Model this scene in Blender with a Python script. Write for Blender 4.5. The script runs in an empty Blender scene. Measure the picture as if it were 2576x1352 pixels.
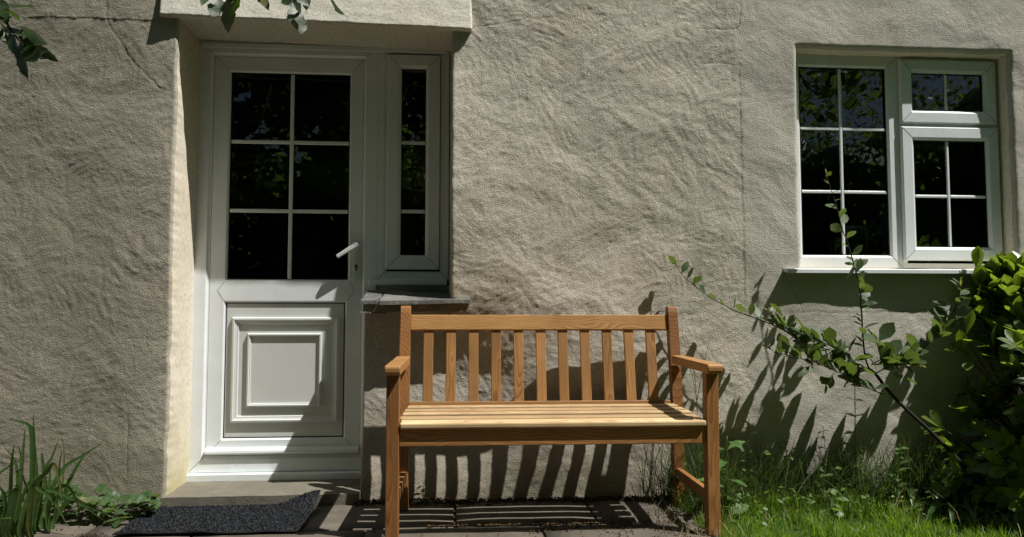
import bpy, bmesh, math, random
import numpy as np
from mathutils import Matrix, Vector, Quaternion

# ------------------------------------------------------------------ camera, sky, sun, exposure
scene = bpy.context.scene
COL = scene.collection
cam_data = bpy.data.cameras.new('camera')
cam = bpy.data.objects.new('camera', cam_data)
COL.objects.link(cam)
cam.location = (0.0, -3.44, 0.837)
cam.rotation_euler = (math.radians(90 + 3.45), 0.0, math.radians(-4.62))
cam_data.sensor_width = 36.0
cam_data.lens = 36.0 * 1893.0 / 2576.0
cam_data.clip_start = 0.05
cam_data.clip_end = 600.0
scene.camera = cam

SUN = Vector((1.84, -1.0, 3.46)).normalized()          # direction towards the sun
world = bpy.data.worlds.new('World')
scene.world = world
world.use_nodes = True
wn = world.node_tree.nodes
sky = wn.new('ShaderNodeTexSky')
sky.sky_type = 'NISHITA'
sky.sun_disc = False
sky.sun_elevation = math.asin(SUN.z)
sky.sun_rotation = math.atan2(SUN.x, SUN.y)
wn['Background'].inputs['Strength'].default_value = 0.05
world.node_tree.links.new(sky.outputs['Color'], wn['Background'].inputs['Color'])
sun_data = bpy.data.lights.new('sun', 'SUN')
sun_data.energy = 5.0
sun_data.angle = math.radians(0.53)
sun_data.color = (1.0, 0.96, 0.90)
sun = bpy.data.objects.new('sun', sun_data)
COL.objects.link(sun)
sun.location = (6, -4, 12)
sun.rotation_euler = SUN.to_track_quat('Z', 'Y').to_euler()
scene.view_settings.view_transform = 'Standard'
scene.view_settings.look = 'None'
scene.view_settings.gamma = 1.0
scene.view_settings.use_curve_mapping = False
scene.view_settings.exposure = 0.36

# ------------------------------------------------------------------ plant skeletons, in metres
SAPLING = {'stem': [(2.355, -0.34, -0.004), (2.234, -0.317, 0.153), (2.093, -0.293, 0.312), (2.003, -0.27, 0.404), (1.929, -0.247, 0.488), (1.881, -0.223, 0.565), (1.86, -0.2, 0.593)], 'up': [(1.86, -0.2, 0.593), (1.847, -0.195, 0.645), (1.841, -0.191, 0.741), (1.841, -0.186, 0.838), (1.836, -0.182, 0.972), (1.824, -0.177, 1.028), (1.809, -0.173, 1.095), (1.793, -0.168, 1.165), (1.773, -0.164, 1.222), (1.749, -0.159, 1.336), (1.724, -0.155, 1.422), (1.711, -0.15, 1.48)], 'left': [(1.86, -0.2, 0.593), (1.806, -0.192, 0.597), (1.736, -0.184, 0.609), (1.684, -0.176, 0.633), (1.639, -0.167, 0.663), (1.581, -0.159, 0.705), (1.529, -0.151, 0.741), (1.483, -0.143, 0.771), (1.436, -0.135, 0.793), (1.384, -0.127, 0.814), (1.318, -0.118, 0.838), (1.277, -0.11, 0.854), (1.237, -0.102, 0.878), (1.19, -0.094, 0.903), (1.155, -0.086, 0.928), (1.12, -0.078, 0.956), (1.085, -0.069, 0.987), (1.056, -0.061, 1.018), (1.037, -0.053, 1.056), (1.024, -0.045, 1.078)], 'left_b': [(1.802, -0.2, 0.598), (1.776, -0.192, 0.651), (1.737, -0.184, 0.681), (1.685, -0.177, 0.699), (1.639, -0.169, 0.72), (1.593, -0.161, 0.738), (1.553, -0.153, 0.744), (1.507, -0.146, 0.771), (1.454, -0.138, 0.808), (1.435, -0.13, 0.847)], 'left_c': [(1.86, -0.2, 0.593), (1.784, -0.198, 0.568), (1.723, -0.195, 0.577), (1.674, -0.192, 0.598), (1.608, -0.19, 0.622), (1.553, -0.188, 0.637), (1.492, -0.185, 0.646), (1.444, -0.183, 0.661), (1.402, -0.18, 0.694)], 'low': [(1.9, -0.23, 0.483), (1.847, -0.237, 0.505), (1.793, -0.245, 0.524), (1.753, -0.252, 0.549), (1.718, -0.26, 0.538)], 'right': [(1.86, -0.2, 0.593), (1.878, -0.208, 0.571), (1.918, -0.216, 0.592), (1.97, -0.224, 0.61), (2.022, -0.232, 0.614), (2.08, -0.24, 0.611)], 'right_b': [(1.872, -0.2, 0.612), (1.951, -0.193, 0.611), (2.006, -0.187, 0.614), (2.069, -0.18, 0.643), (2.132, -0.173, 0.676), (2.177, -0.167, 0.715), (2.169, -0.16, 0.71), (2.219, -0.153, 0.739), (2.263, -0.147, 0.781), (2.301, -0.14, 0.835), (2.327, -0.133, 0.878), (2.353, -0.127, 0.933), (2.366, -0.12, 0.988)], 'mid': [(1.872, -0.2, 0.612), (1.961, -0.2, 0.657), (1.924, -0.2, 0.687), (1.9, -0.2, 0.723), (1.891, -0.2, 0.742)]}
BLADES = [([(-1.629, -0.42, 0.012), (-1.621, -0.413, 0.161), (-1.618, -0.407, 0.282), (-1.616, -0.4, 0.407)], 0.008), ([(-1.599, -0.38, 0.029), (-1.591, -0.384, 0.204), (-1.596, -0.388, 0.373), (-1.61, -0.392, 0.411), (-1.64, -0.396, 0.426), (-1.67, -0.4, 0.435)], 0.0076), ([(-1.599, -0.36, 0.027), (-1.59, -0.36, 0.192), (-1.602, -0.36, 0.332), (-1.609, -0.36, 0.458)], 0.0076), ([(-1.595, -0.36, 0.027), (-1.566, -0.353, 0.219), (-1.54, -0.347, 0.281), (-1.522, -0.34, 0.348)], 0.0067), ([(-1.582, -0.2, 0.021), (-1.571, -0.195, 0.167), (-1.572, -0.19, 0.24), (-1.578, -0.185, 0.29), (-1.6, -0.18, 0.38)], 0.0031), ([(-1.594, -0.3, 0.022), (-1.564, -0.275, 0.165), (-1.531, -0.25, 0.232), (-1.477, -0.225, 0.268), (-1.408, -0.2, 0.32)], 0.0067), ([(-1.565, -0.22, 0.038), (-1.545, -0.207, 0.146), (-1.509, -0.193, 0.232), (-1.49, -0.18, 0.26)], 0.0067), ([(-1.578, -0.42, 0.039), (-1.557, -0.436, 0.183), (-1.506, -0.452, 0.243), (-1.472, -0.468, 0.277), (-1.441, -0.484, 0.209), (-1.423, -0.5, 0.125)], 0.0071), ([(-1.546, -0.36, 0.037), (-1.515, -0.372, 0.149), (-1.468, -0.384, 0.18), (-1.44, -0.396, 0.164), (-1.415, -0.408, 0.127), (-1.393, -0.42, 0.071)], 0.0067), ([(-1.595, -0.42, 0.04), (-1.568, -0.416, 0.175), (-1.538, -0.412, 0.171), (-1.483, -0.408, 0.16), (-1.414, -0.404, 0.122), (-1.303, -0.4, 0.041)], 0.0053), ([(-1.596, -0.45, 0.038), (-1.554, -0.456, 0.187), (-1.52, -0.462, 0.184), (-1.481, -0.468, 0.157), (-1.442, -0.474, 0.108), (-1.405, -0.48, 0.04)], 0.0062), ([(-1.547, -0.3, 0.028), (-1.494, -0.295, 0.108), (-1.441, -0.29, 0.087), (-1.376, -0.285, 0.054), (-1.311, -0.28, 0.025)], 0.0062), ([(-1.616, -0.5, 0.042), (-1.598, -0.505, 0.112), (-1.583, -0.51, 0.183), (-1.572, -0.515, 0.206), (-1.582, -0.52, 0.213)], 0.0111), ([(-1.632, -0.44, 0.096), (-1.636, -0.44, 0.206), (-1.636, -0.44, 0.289), (-1.631, -0.44, 0.35)], 0.008), ([(-1.687, -0.46, 0.222), (-1.675, -0.447, 0.244), (-1.632, -0.433, 0.277), (-1.576, -0.42, 0.309)], 0.0044), ([(-1.56, -0.34, 0.039), (-1.565, -0.333, 0.085), (-1.557, -0.327, 0.176), (-1.559, -0.32, 0.246)], 0.0067), ([(-1.647, -0.42, 0.02), (-1.61, -0.413, 0.139), (-1.581, -0.407, 0.209), (-1.518, -0.4, 0.232)], 0.0067), ([(-1.626, -0.36, 0.006), (-1.602, -0.353, 0.11), (-1.579, -0.347, 0.181), (-1.541, -0.34, 0.216)], 0.0062), ([(-1.633, -0.5, 0.028), (-1.619, -0.5, 0.118), (-1.629, -0.5, 0.181), (-1.657, -0.5, 0.217)], 0.008), ([(-1.539, -0.36, 0.04), (-1.545, -0.36, 0.11), (-1.569, -0.36, 0.272), (-1.575, -0.36, 0.302)], 0.0067), ([(-1.634, -0.4, 0.032), (-1.627, -0.407, 0.123), (-1.637, -0.413, 0.269), (-1.68, -0.42, 0.336)], 0.0058), ([(-1.648, -0.34, 0.004), (-1.657, -0.34, 0.196), (-1.66, -0.34, 0.285), (-1.671, -0.34, 0.33)], 0.0044), ([(-1.627, -0.34, 0.011), (-1.628, -0.34, 0.144), (-1.644, -0.34, 0.196), (-1.649, -0.34, 0.218)], 0.0053), ([(-1.547, -0.3, 0.024), (-1.536, -0.3, 0.133), (-1.533, -0.3, 0.26), (-1.525, -0.3, 0.294)], 0.004), ([(-1.605, -0.52, 0.037), (-1.592, -0.53, 0.098), (-1.58, -0.54, 0.103), (-1.621, -0.55, 0.104)], 0.0044), ([(-1.601, -0.32, 0.012), (-1.594, -0.313, 0.114), (-1.582, -0.307, 0.172), (-1.553, -0.3, 0.185)], 0.0071)]
TREE_LEAVES = [((-1.311, -1.15, 1.753), (-1.213, -1.2, 1.707)), ((-1.302, -1.2, 1.737), (-1.26, -1.25, 1.665)), ((-1.274, -1.25, 1.664), (-1.324, -1.15, 1.669)), ((-1.313, -1.15, 1.686), (-1.239, -1.2, 1.624)), ((-1.277, -1.2, 1.648), (-1.232, -1.25, 1.574)), ((-1.218, -1.25, 1.65), (-1.211, -1.15, 1.633)), ((-1.272, -1.15, 1.642), (-1.237, -1.2, 1.527)), ((-1.236, -1.2, 1.614), (-1.158, -1.25, 1.539)), ((-1.198, -1.25, 1.599), (-1.182, -1.15, 1.582)), ((-0.741, -1.15, 1.794), (-0.738, -1.2, 1.756)), ((-0.685, -1.2, 1.778), (-0.693, -1.25, 1.683)), ((-0.65, -1.25, 1.754), (-0.684, -1.15, 1.7)), ((-0.663, -1.15, 1.805), (-0.652, -1.2, 1.738)), ((-0.581, -1.2, 1.786), (-0.534, -1.25, 1.733)), ((-0.482, -1.25, 1.776), (-0.447, -1.15, 1.756)), ((-0.487, -1.15, 1.785), (-0.454, -1.2, 1.656)), ((-0.44, -1.2, 1.791), (-0.424, -1.25, 1.733)), ((-0.367, -1.25, 1.78), (-0.345, -1.15, 1.747)), ((-0.683, -1.15, 1.787), (-0.699, -1.2, 1.728)), ((-0.501, -1.2, 1.798), (-0.469, -1.25, 1.727))]
TREE_TWIGS = [[(-1.362, -1.15, 1.848), (-1.339, -1.158, 1.786), (-1.316, -1.167, 1.725), (-1.294, -1.175, 1.677), (-1.269, -1.183, 1.646), (-1.249, -1.192, 1.625), (-1.225, -1.2, 1.612)], [(-0.744, -1.15, 1.957), (-0.71, -1.175, 1.86), (-0.669, -1.2, 1.792)], [(-0.581, -1.15, 1.972), (-0.532, -1.175, 1.867), (-0.489, -1.2, 1.798)], [(-0.436, -1.15, 1.978), (-0.409, -1.175, 1.872), (-0.375, -1.2, 1.802)]]

# ------------------------------------------------------------------ helpers: noise
_rng = np.random.RandomState(7)
_perm = np.concatenate([_rng.permutation(256)] * 3)
_ang = np.linspace(0, 2 * np.pi, 16, endpoint=False)
_gx, _gy = np.cos(_ang), np.sin(_ang)

def perlin(x, y, seed=0):
    x = np.asarray(x, float) + seed * 17.31
    y = np.asarray(y, float) + seed * 9.77
    xi = np.floor(x).astype(int); yi = np.floor(y).astype(int)
    xf = x - xi; yf = y - yi
    xi &= 255; yi &= 255
    u = xf * xf * xf * (xf * (xf * 6 - 15) + 10)
    v = yf * yf * yf * (yf * (yf * 6 - 15) + 10)
    def g(ix, iy, dx, dy):
        h = _perm[_perm[ix & 255] + (iy & 255)] & 15
        return _gx[h] * dx + _gy[h] * dy
    a = g(xi, yi, xf, yf); b = g(xi + 1, yi, xf - 1, yf)
    c = g(xi, yi + 1, xf, yf - 1); d = g(xi + 1, yi + 1, xf - 1, yf - 1)
    return (a + u * (b - a)) * (1 - v) + (c + u * (d - c)) * v

def sstep(a, b, x):
    t = np.clip((x - a) / (b - a), 0, 1)
    return t * t * (3 - 2 * t)

# ------------------------------------------------------------------ helpers: objects
def mesh_obj(name, verts, faces, mat, parent=None, smooth=False):
    me = bpy.data.meshes.new(name)
    me.from_pydata([tuple(v) for v in verts], [], [tuple(f) for f in faces])
    if mat: me.materials.append(mat)
    if smooth: me.polygons.foreach_set('use_smooth', [True] * len(me.polygons))
    me.update()
    o = bpy.data.objects.new(name, me)
    COL.objects.link(o)
    if parent: attach(o, parent)
    return o

def bm_obj(name, bm, mat, parent=None, smooth=False):
    me = bpy.data.meshes.new(name)
    bm.normal_update()
    bm.to_mesh(me); bm.free()
    if mat: me.materials.append(mat)
    if smooth: me.polygons.foreach_set('use_smooth', [True] * len(me.polygons))
    o = bpy.data.objects.new(name, me)
    COL.objects.link(o)
    if parent: attach(o, parent)
    return o

def attach(o, parent):
    o.parent = parent
    o.matrix_parent_inverse = world_of(parent).inverted()

def world_of(o):
    m = o.matrix_basis.copy()
    if o.parent: m = world_of(o.parent) @ o.matrix_parent_inverse @ m
    return m

def tag(o, label, cat, group=None):
    o['label'] = label; o['category'] = cat
    if group: o['group'] = group
    return o

def thing(name, label, cat, loc=(0, 0, 0), group=None):
    o = bpy.data.objects.new(name, None)
    COL.objects.link(o)
    o.location = loc
    o.empty_display_size = 0.1
    return tag(o, label, cat, group)

def inst(name, me, matrix, parent):
    o = bpy.data.objects.new(name, me)
    COL.objects.link(o)
    o.matrix_basis = matrix
    if parent: attach(o, parent)
    return o

def box_bm(bm, x0, x1, y0, y1, z0, z1, bev=0.0, seg=1):
    r = bmesh.ops.create_cube(bm, size=1.0)
    vs = r['verts']
    for v in vs:
        v.co = Vector(((x0 + x1) / 2 + v.co.x * (x1 - x0), (y0 + y1) / 2 + v.co.y * (y1 - y0), (z0 + z1) / 2 + v.co.z * (z1 - z0)))
    if bev:
        es = list({e for v in vs for e in v.link_edges})
        bmesh.ops.bevel(bm, geom=es, offset=bev, segments=seg, profile=0.5, affect='EDGES')
    return bm

def box(name, x0, x1, y0, y1, z0, z1, mat, parent=None, bev=0.0, seg=1):
    return bm_obj(name, box_bm(bmesh.new(), x0, x1, y0, y1, z0, z1, bev, seg), mat, parent)

def tube_data(pts, radii, n=6):
    pts = [Vector(p) for p in pts]
    V, F = [], []
    for i, p in enumerate(pts):
        t = (pts[min(i + 1, len(pts) - 1)] - pts[max(i - 1, 0)]).normalized()
        a = t.cross(Vector((0, 0, 1)))
        if a.length < 0.05: a = t.cross(Vector((1, 0, 0)))
        a.normalize(); b = t.cross(a)
        for k in range(n):
            w = 2 * math.pi * k / n
            V.append(p + (a * math.cos(w) + b * math.sin(w)) * radii[i])
        if i:
            o = (i - 1) * n
            for k in range(n):
                k2 = (k + 1) % n
                F.append((o + k, o + k2, o + n + k2, o + n + k))
    V.append(pts[0]); V.append(pts[-1])
    for k in range(n):
        F.append((len(V) - 2, (k + 1) % n, k))
        o = (len(pts) - 1) * n
        F.append((len(V) - 1, o + k, o + (k + 1) % n))
    return V, F

def tube(name, pts, r0, r1, mat, parent=None, n=6):
    m = len(pts)
    V, F = tube_data(pts, [r0 + (r1 - r0) * i / (m - 1) for i in range(m)], n)
    return mesh_obj(name, V, F, mat, parent, True)

def spline(pts, k=4):
    """Catmull-Rom resampling"""
    P = [Vector(p) for p in pts]
    out = []
    for i in range(len(P) - 1):
        p0 = P[max(i - 1, 0)]; p1 = P[i]; p2 = P[i + 1]; p3 = P[min(i + 2, len(P) - 1)]
        for j in range(k):
            t = j / k
            out.append(0.5 * ((2 * p1) + (p2 - p0) * t + (2 * p0 - 5 * p1 + 4 * p2 - p3) * t * t + (3 * p1 - p0 - 3 * p2 + p3) * t ** 3))
    out.append(P[-1])
    return out

# ------------------------------------------------------------------ helpers: materials
def new_mat(name):
    m = bpy.data.materials.new(name)
    m.use_nodes = True
    return m, m.node_tree.nodes, m.node_tree.links, m.node_tree.nodes['Principled BSDF']

def noise_node(N, L, scale, detail=4, rough=0.55, vec=None, distortion=0.0):
    n = N.new('ShaderNodeTexNoise')
    n.inputs['Scale'].default_value = scale
    n.inputs['Detail'].default_value = detail
    n.inputs['Roughness'].default_value = rough
    n.inputs['Distortion'].default_value = distortion
    if vec: L.new(vec, n.inputs['Vector'])
    return n.outputs['Fac']

def ramp(N, L, fac, stops):
    r = N.new('ShaderNodeValToRGB')
    e = r.color_ramp.elements
    while len(e) < len(stops): e.new(0.5)
    for el, (p, c) in zip(e, stops):
        el.position = p
        el.color = (c[0], c[1], c[2], 1) if hasattr(c, '__len__') else (c, c, c, 1)
    L.new(fac, r.inputs['Fac'])
    return r.outputs['Color']

def mix(N, L, fac, a, b, mode='MIX'):
    n = N.new('ShaderNodeMix')
    n.data_type = 'RGBA'; n.blend_type = mode
    for s, v in ((n.inputs[0], fac), (n.inputs[6], a), (n.inputs[7], b)):
        if hasattr(v, 'is_output'): L.new(v, s)
        elif hasattr(v, '__len__'): s.default_value = (v[0], v[1], v[2], 1)
        else: s.default_value = v
    return n.outputs[2]

def mth(N, L, op, a, b=0.0):
    n = N.new('ShaderNodeMath'); n.operation = op
    for s, v in ((n.inputs[0], a), (n.inputs[1], b)):
        if hasattr(v, 'is_output'): L.new(v, s)
        else: s.default_value = v
    return n.outputs[0]

def bump(N, L, height, strength, dist, normal=None):
    b = N.new('ShaderNodeBump')
    b.inputs['Strength'].default_value = strength
    b.inputs['Distance'].default_value = dist
    L.new(height, b.inputs['Height'])
    if normal: L.new(normal, b.inputs['Normal'])
    return b.outputs['Normal']

def world_pos(N):
    return N.new('ShaderNodeNewGeometry').outputs['Position']

def xyz(N, L, vec):
    s = N.new('ShaderNodeSeparateXYZ'); L.new(vec, s.inputs[0]); return s.outputs

def render_mat(name, c_hi, c_lo, c_warm, damp, fine, zoned=False):
    """lime render / masonry paint"""
    m, N, L, B = new_mat(name)
    P = world_pos(N)
    big = noise_node(N, L, 1.3, 5, 0.6, P)
    col = ramp(N, L, big, [(0.3, c_lo), (0.68, c_hi)])
    warm = ramp(N, L, noise_node(N, L, 2.6, 4, 0.6, P), [(0.5, 0.0), (0.72, 1.0)])
    col = mix(N, L, mth(N, L, 'MULTIPLY', warm, 0.55), col, c_warm)
    sp = ramp(N, L, noise_node(N, L, 70, 3, 0.6, P), [(0.28, 0.72), (0.5, 1.0), (0.75, 1.06)])
    col = mix(N, L, 1.0, col, sp, 'MULTIPLY')
    z = xyz(N, L, P)[2]
    zz = mth(N, L, 'ADD', z, mth(N, L, 'MULTIPLY', noise_node(N, L, 5, 5, 0.65, P), -0.7))
    dm = ramp(N, L, mth(N, L, 'ADD', zz, 0.5), [(0.18, 1.0), (0.62, 0.0)])
    col = mix(N, L, mth(N, L, 'MULTIPLY', dm, 0.8), col, damp)
    if zoned:
        # darker, duller render left of the door and a cleaner grey skim round the window
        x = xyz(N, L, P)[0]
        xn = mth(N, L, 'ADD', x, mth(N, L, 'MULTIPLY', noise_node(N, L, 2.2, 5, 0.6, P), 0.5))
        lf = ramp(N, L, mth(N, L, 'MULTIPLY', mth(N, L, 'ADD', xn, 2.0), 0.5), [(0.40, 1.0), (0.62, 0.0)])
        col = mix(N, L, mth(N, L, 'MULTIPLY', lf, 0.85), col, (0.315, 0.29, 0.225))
        mps = N.new('ShaderNodeMapping'); mps.inputs['Scale'].default_value = (16, 16, 0.9); L.new(P, mps.inputs['Vector'])
        stk = ramp(N, L, noise_node(N, L, 1.0, 4, 0.6, mps.outputs[0]), [(0.52, 0.0), (0.72, 1.0)])
        col = mix(N, L, mth(N, L, 'MULTIPLY', stk, 0.22), col, (0.30, 0.29, 0.23))
        blo = ramp(N, L, noise_node(N, L, 7, 6, 0.7, P, 0.6), [(0.56, 0.0), (0.70, 1.0)])
        col = mix(N, L, mth(N, L, 'MULTIPLY', blo, 0.22), col, (0.66, 0.63, 0.57))
        rt = ramp(N, L, mth(N, L, 'MULTIPLY', mth(N, L, 'ADD', x, 0.0), 0.5), [(0.685, 0.0), (0.695, 1.0)])
        col = mix(N, L, mth(N, L, 'MULTIPLY', rt, 0.5), col, (0.46, 0.45, 0.405))
    L.new(col, B.inputs['Base Color'])
    B.inputs['Roughness'].default_value = 0.95
    B.inputs['Specular IOR Level'].default_value = 0.15
    n1 = noise_node(N, L, 170, 3, 0.6, P)
    n2 = noise_node(N, L, 330, 3, 0.6, P)
    nb = bump(N, L, n1, fine, 0.0035)
    nb = bump(N, L, n2, fine * 0.7, 0.002, nb)
    L.new(nb, B.inputs['Normal'])
    return m

M = {}
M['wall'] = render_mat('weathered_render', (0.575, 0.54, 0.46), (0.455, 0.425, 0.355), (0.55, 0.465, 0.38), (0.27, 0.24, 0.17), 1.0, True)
M['reveal'] = render_mat('sheltered_cream_render', (0.74, 0.68, 0.56), (0.68, 0.61, 0.50), (0.72, 0.61, 0.46), (0.46, 0.42, 0.22), 0.30)
M['lintel'] = render_mat('lintel_render', (0.72, 0.69, 0.61), (0.62, 0.59, 0.51), (0.68, 0.59, 0.45), (0.4, 0.4, 0.3), 0.75)

def upvc(name, base, stain):
    m, N, L, B = new_mat(name)
    P = world_pos(N)
    g = ramp(N, L, noise_node(N, L, 9, 6, 0.65, P), [(0.35, 0.0), (0.8, 1.0)])
    col = mix(N, L, mth(N, L, 'MULTIPLY', g, 0.45), base, stain)
    mp = N.new('ShaderNodeMapping'); mp.inputs['Scale'].default_value = (60, 60, 4); L.new(P, mp.inputs['Vector'])
    st = ramp(N, L, noise_node(N, L, 1.0, 3, 0.6, mp.outputs[0]), [(0.55, 0.0), (0.75, 1.0)])
    col = mix(N, L, mth(N, L, 'MULTIPLY', st, 0.22), col, stain)
    spk = ramp(N, L, noise_node(N, L, 160, 1, 0.5, P), [(0.735, 0.0), (0.76, 1.0)])
    col = mix(N, L, mth(N, L, 'MULTIPLY', spk, 0.6), col, (0.22, 0.20, 0.15))
    L.new(col, B.inputs['Base Color'])
    B.inputs['Roughness'].default_value = 0.38
    L.new(bump(N, L, noise_node(N, L, 25, 2, 0.5, P), 0.05, 0.004), B.inputs['Normal'])
    return m
M['upvc'] = upvc('white_upvc', (0.75, 0.80, 0.83), (0.60, 0.62, 0.60))
M['upvc_panel'] = upvc('white_upvc_panel', (0.62, 0.65, 0.64), (0.54, 0.54, 0.50))

def plain(name, c, rough=0.5, metal=0.0, spec=0.5):
    m, N, L, B = new_mat(name)
    P = world_pos(N)
    v = ramp(N, L, noise_node(N, L, 40, 3, 0.6, P), [(0.3, 0.8), (0.7, 1.15)])
    L.new(mix(N, L, 1.0, c, v, 'MULTIPLY'), B.inputs['Base Color'])
    B.inputs['Roughness'].default_value = rough
    B.inputs['Metallic'].default_value = metal
    B.inputs['Specular IOR Level'].default_value = spec
    return m
M['gasket'] = plain('black_gasket', (0.012, 0.012, 0.012), 0.6)
M['seam'] = plain('weld_seam_grime', (0.16, 0.16, 0.14), 0.8)
M['metal'] = plain('lock_metal', (0.25, 0.23, 0.18), 0.3, 1.0)
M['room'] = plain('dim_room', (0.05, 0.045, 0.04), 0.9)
M['white_paint'] = plain('white_paint', (0.7, 0.7, 0.68), 0.5)
M['panel_grey'] = plain('grey_panel', (0.25, 0.27, 0.27), 0.5)
M['dirt'] = plain('crumbly_soil', (0.045, 0.034, 0.024), 1.0, 0, 0.1)
M['moss'] = plain('dry_moss', (0.10, 0.062, 0.026), 1.0, 0, 0.1)
M['bark'] = plain('dark_bark', (0.022, 0.017, 0.014), 0.8, 0, 0.3)
M['twig'] = plain('grey_brown_twig', (0.07, 0.055, 0.045), 0.7, 0, 0.3)
M['crack'] = plain('crack_shadow_grime', (0.15, 0.135, 0.105), 1.0, 0, 0.1)
M['rubber'] = plain('black_rubber', (0.015, 0.015, 0.017), 0.6)

def glass_mat():
    m, N, L, B = new_mat('window_glass')
    N.remove(B)
    fr = N.new('ShaderNodeFresnel'); fr.inputs['IOR'].default_value = 1.5
    gl = N.new('ShaderNodeBsdfGlossy'); gl.inputs['Roughness'].default_value = 0.004
    gl.inputs['Color'].default_value = (0.9, 0.95, 0.92, 1)
    P = world_pos(N)
    L.new(bump(N, L, noise_node(N, L, 5, 1, 0.4, P), 0.012, 0.02), gl.inputs['Normal'])
    tr = N.new('ShaderNodeBsdfTransparent'); tr.inputs['Color'].default_value = (0.62, 0.66, 0.64, 1)
    ms = N.new('ShaderNodeMixShader')
    L.new(mth(N, L, 'MINIMUM', mth(N, L, 'MULTIPLY', fr.outputs[0], 1.7), 1.0), ms.inputs[0])
    L.new(tr.outputs[0], ms.inputs[1]); L.new(gl.outputs[0], ms.inputs[2])
    L.new(ms.outputs[0], N['Material Output'].inputs['Surface'])
    return m
M['glass'] = glass_mat()

def wood_mat(name, light, mid, dark):
    m, N, L, B = new_mat(name)
    tc = N.new('ShaderNodeTexCoord').outputs['Object']
    oi = N.new('ShaderNodeObjectInfo').outputs['Random']
    off = N.new('ShaderNodeCombineXYZ')
    L.new(mth(N, L, 'MULTIPLY', oi, 13.0), off.inputs[0])
    L.new(mth(N, L, 'ADD', mth(N, L, 'MULTIPLY', mth(N, L, 'FRACT', mth(N, L, 'MULTIPLY', oi, 7.3)), 0.14), -0.07), off.inputs[1])
    L.new(mth(N, L, 'ADD', mth(N, L, 'MULTIPLY', mth(N, L, 'FRACT', mth(N, L, 'MULTIPLY', oi, 3.7)), 0.08), 0.02), off.inputs[2])
    va = N.new('ShaderNodeVectorMath'); va.operation = 'ADD'
    L.new(tc, va.inputs[0]); L.new(off.outputs[0], va.inputs[1])
    # slow wander of the growth rings along the board
    mp = N.new('ShaderNodeMapping'); mp.inputs['Scale'].default_value = (2.2, 7, 7); L.new(va.outputs[0], mp.inputs['Vector'])
    wn_ = N.new('ShaderNodeTexNoise'); wn_.inputs['Scale'].default_value = 1.0; wn_.inputs['Detail'].default_value = 2
    L.new(mp.outputs[0], wn_.inputs['Vector'])
    sub = N.new('ShaderNodeVectorMath'); sub.operation = 'SCALE'; sub.inputs['Scale'].default_value = 0.05
    L.new(wn_.outputs['Color'], sub.inputs[0])
    vb = N.new('ShaderNodeVectorMath'); vb.operation = 'ADD'
    L.new(va.outputs[0], vb.inputs[0]); L.new(sub.outputs[0], vb.inputs[1])
    mp2 = N.new('ShaderNodeMapping'); mp2.inputs['Scale'].default_value = (0.06, 1, 1); L.new(vb.outputs[0], mp2.inputs['Vector'])
    wv = N.new('ShaderNodeTexWave'); wv.wave_type = 'RINGS'; wv.rings_direction = 'X'; wv.wave_profile = 'SAW'
    wv.inputs['Scale'].default_value = 78; wv.inputs['Distortion'].default_value = 0.6; wv.inputs['Detail'].default_value = 2
    L.new(mp2.outputs[0], wv.inputs['Vector'])
    grain = wv.outputs['Fac']
    col = ramp(N, L, grain, [(0.0, light), (0.55, mid), (0.93, dark), (1.0, light)])
    # fibres
    mp3 = N.new('ShaderNodeMapping'); mp3.inputs['Scale'].default_value = (6, 420, 420); L.new(va.outputs[0], mp3.inputs['Vector'])
    fib = noise_node(N, L, 1.0, 3, 0.6, mp3.outputs[0])
    col = mix(N, L, 1.0, col, ramp(N, L, fib, [(0.3, 0.8), (0.7, 1.12)]), 'MULTIPLY')
    # board to board tone and blotches
    tone = mix(N, L, mth(N, L, 'FRACT', mth(N, L, 'MULTIPLY', oi, 11.9)), (0.70, 0.62, 0.54), (1.18, 1.12, 1.02))
    col = mix(N, L, 1.0, col, tone, 'MULTIPLY')
    bl = noise_node(N, L, 5, 4, 0.6, va.outputs[0])
    col = mix(N, L, 1.0, col, ramp(N, L, bl, [(0.3, (0.82, 0.76, 0.70)), (0.65, (1.06, 1.04, 1.0))]), 'MULTIPLY')
    # knots
    mpk = N.new('ShaderNodeMapping'); mpk.inputs['Scale'].default_value = (2.6, 6, 6); L.new(va.outputs[0], mpk.inputs['Vector'])
    vo = N.new('ShaderNodeTexVoronoi'); vo.inputs['Scale'].default_value = 1.0; L.new(mpk.outputs[0], vo.inputs['Vector'])
    kn = ramp(N, L, vo.outputs['Distance'], [(0.05, 1.0), (0.11, 0.0)])
    col = mix(N, L, mth(N, L, 'MULTIPLY', kn, 0.7), col, (0.13, 0.055, 0.02))
    L.new(col, B.inputs['Base Color'])
    L.new(mth(N, L, 'ADD', mth(N, L, 'MULTIPLY', fib, 0.25), 0.42), B.inputs['Roughness'])
    B.inputs['Specular IOR Level'].default_value = 0.35
    L.new(bump(N, L, mth(N, L, 'ADD', fib, mth(N, L, 'MULTIPLY', grain, 0.5)), 0.25, 0.0012), B.inputs['Normal'])
    return m
M['wood'] = wood_mat('oiled_larch', (0.43, 0.262, 0.112), (0.36, 0.208, 0.082), (0.24, 0.125, 0.045))
M['wood_frame'] = wood_mat('brown_larch', (0.36, 0.195, 0.075), (0.305, 0.155, 0.056), (0.22, 0.10, 0.034))
M['wood_seat'] = wood_mat('pale_larch', (0.66, 0.54, 0.36), (0.60, 0.475, 0.30), (0.46, 0.33, 0.19))  # paler, less saturated larch for the seat slats

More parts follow.
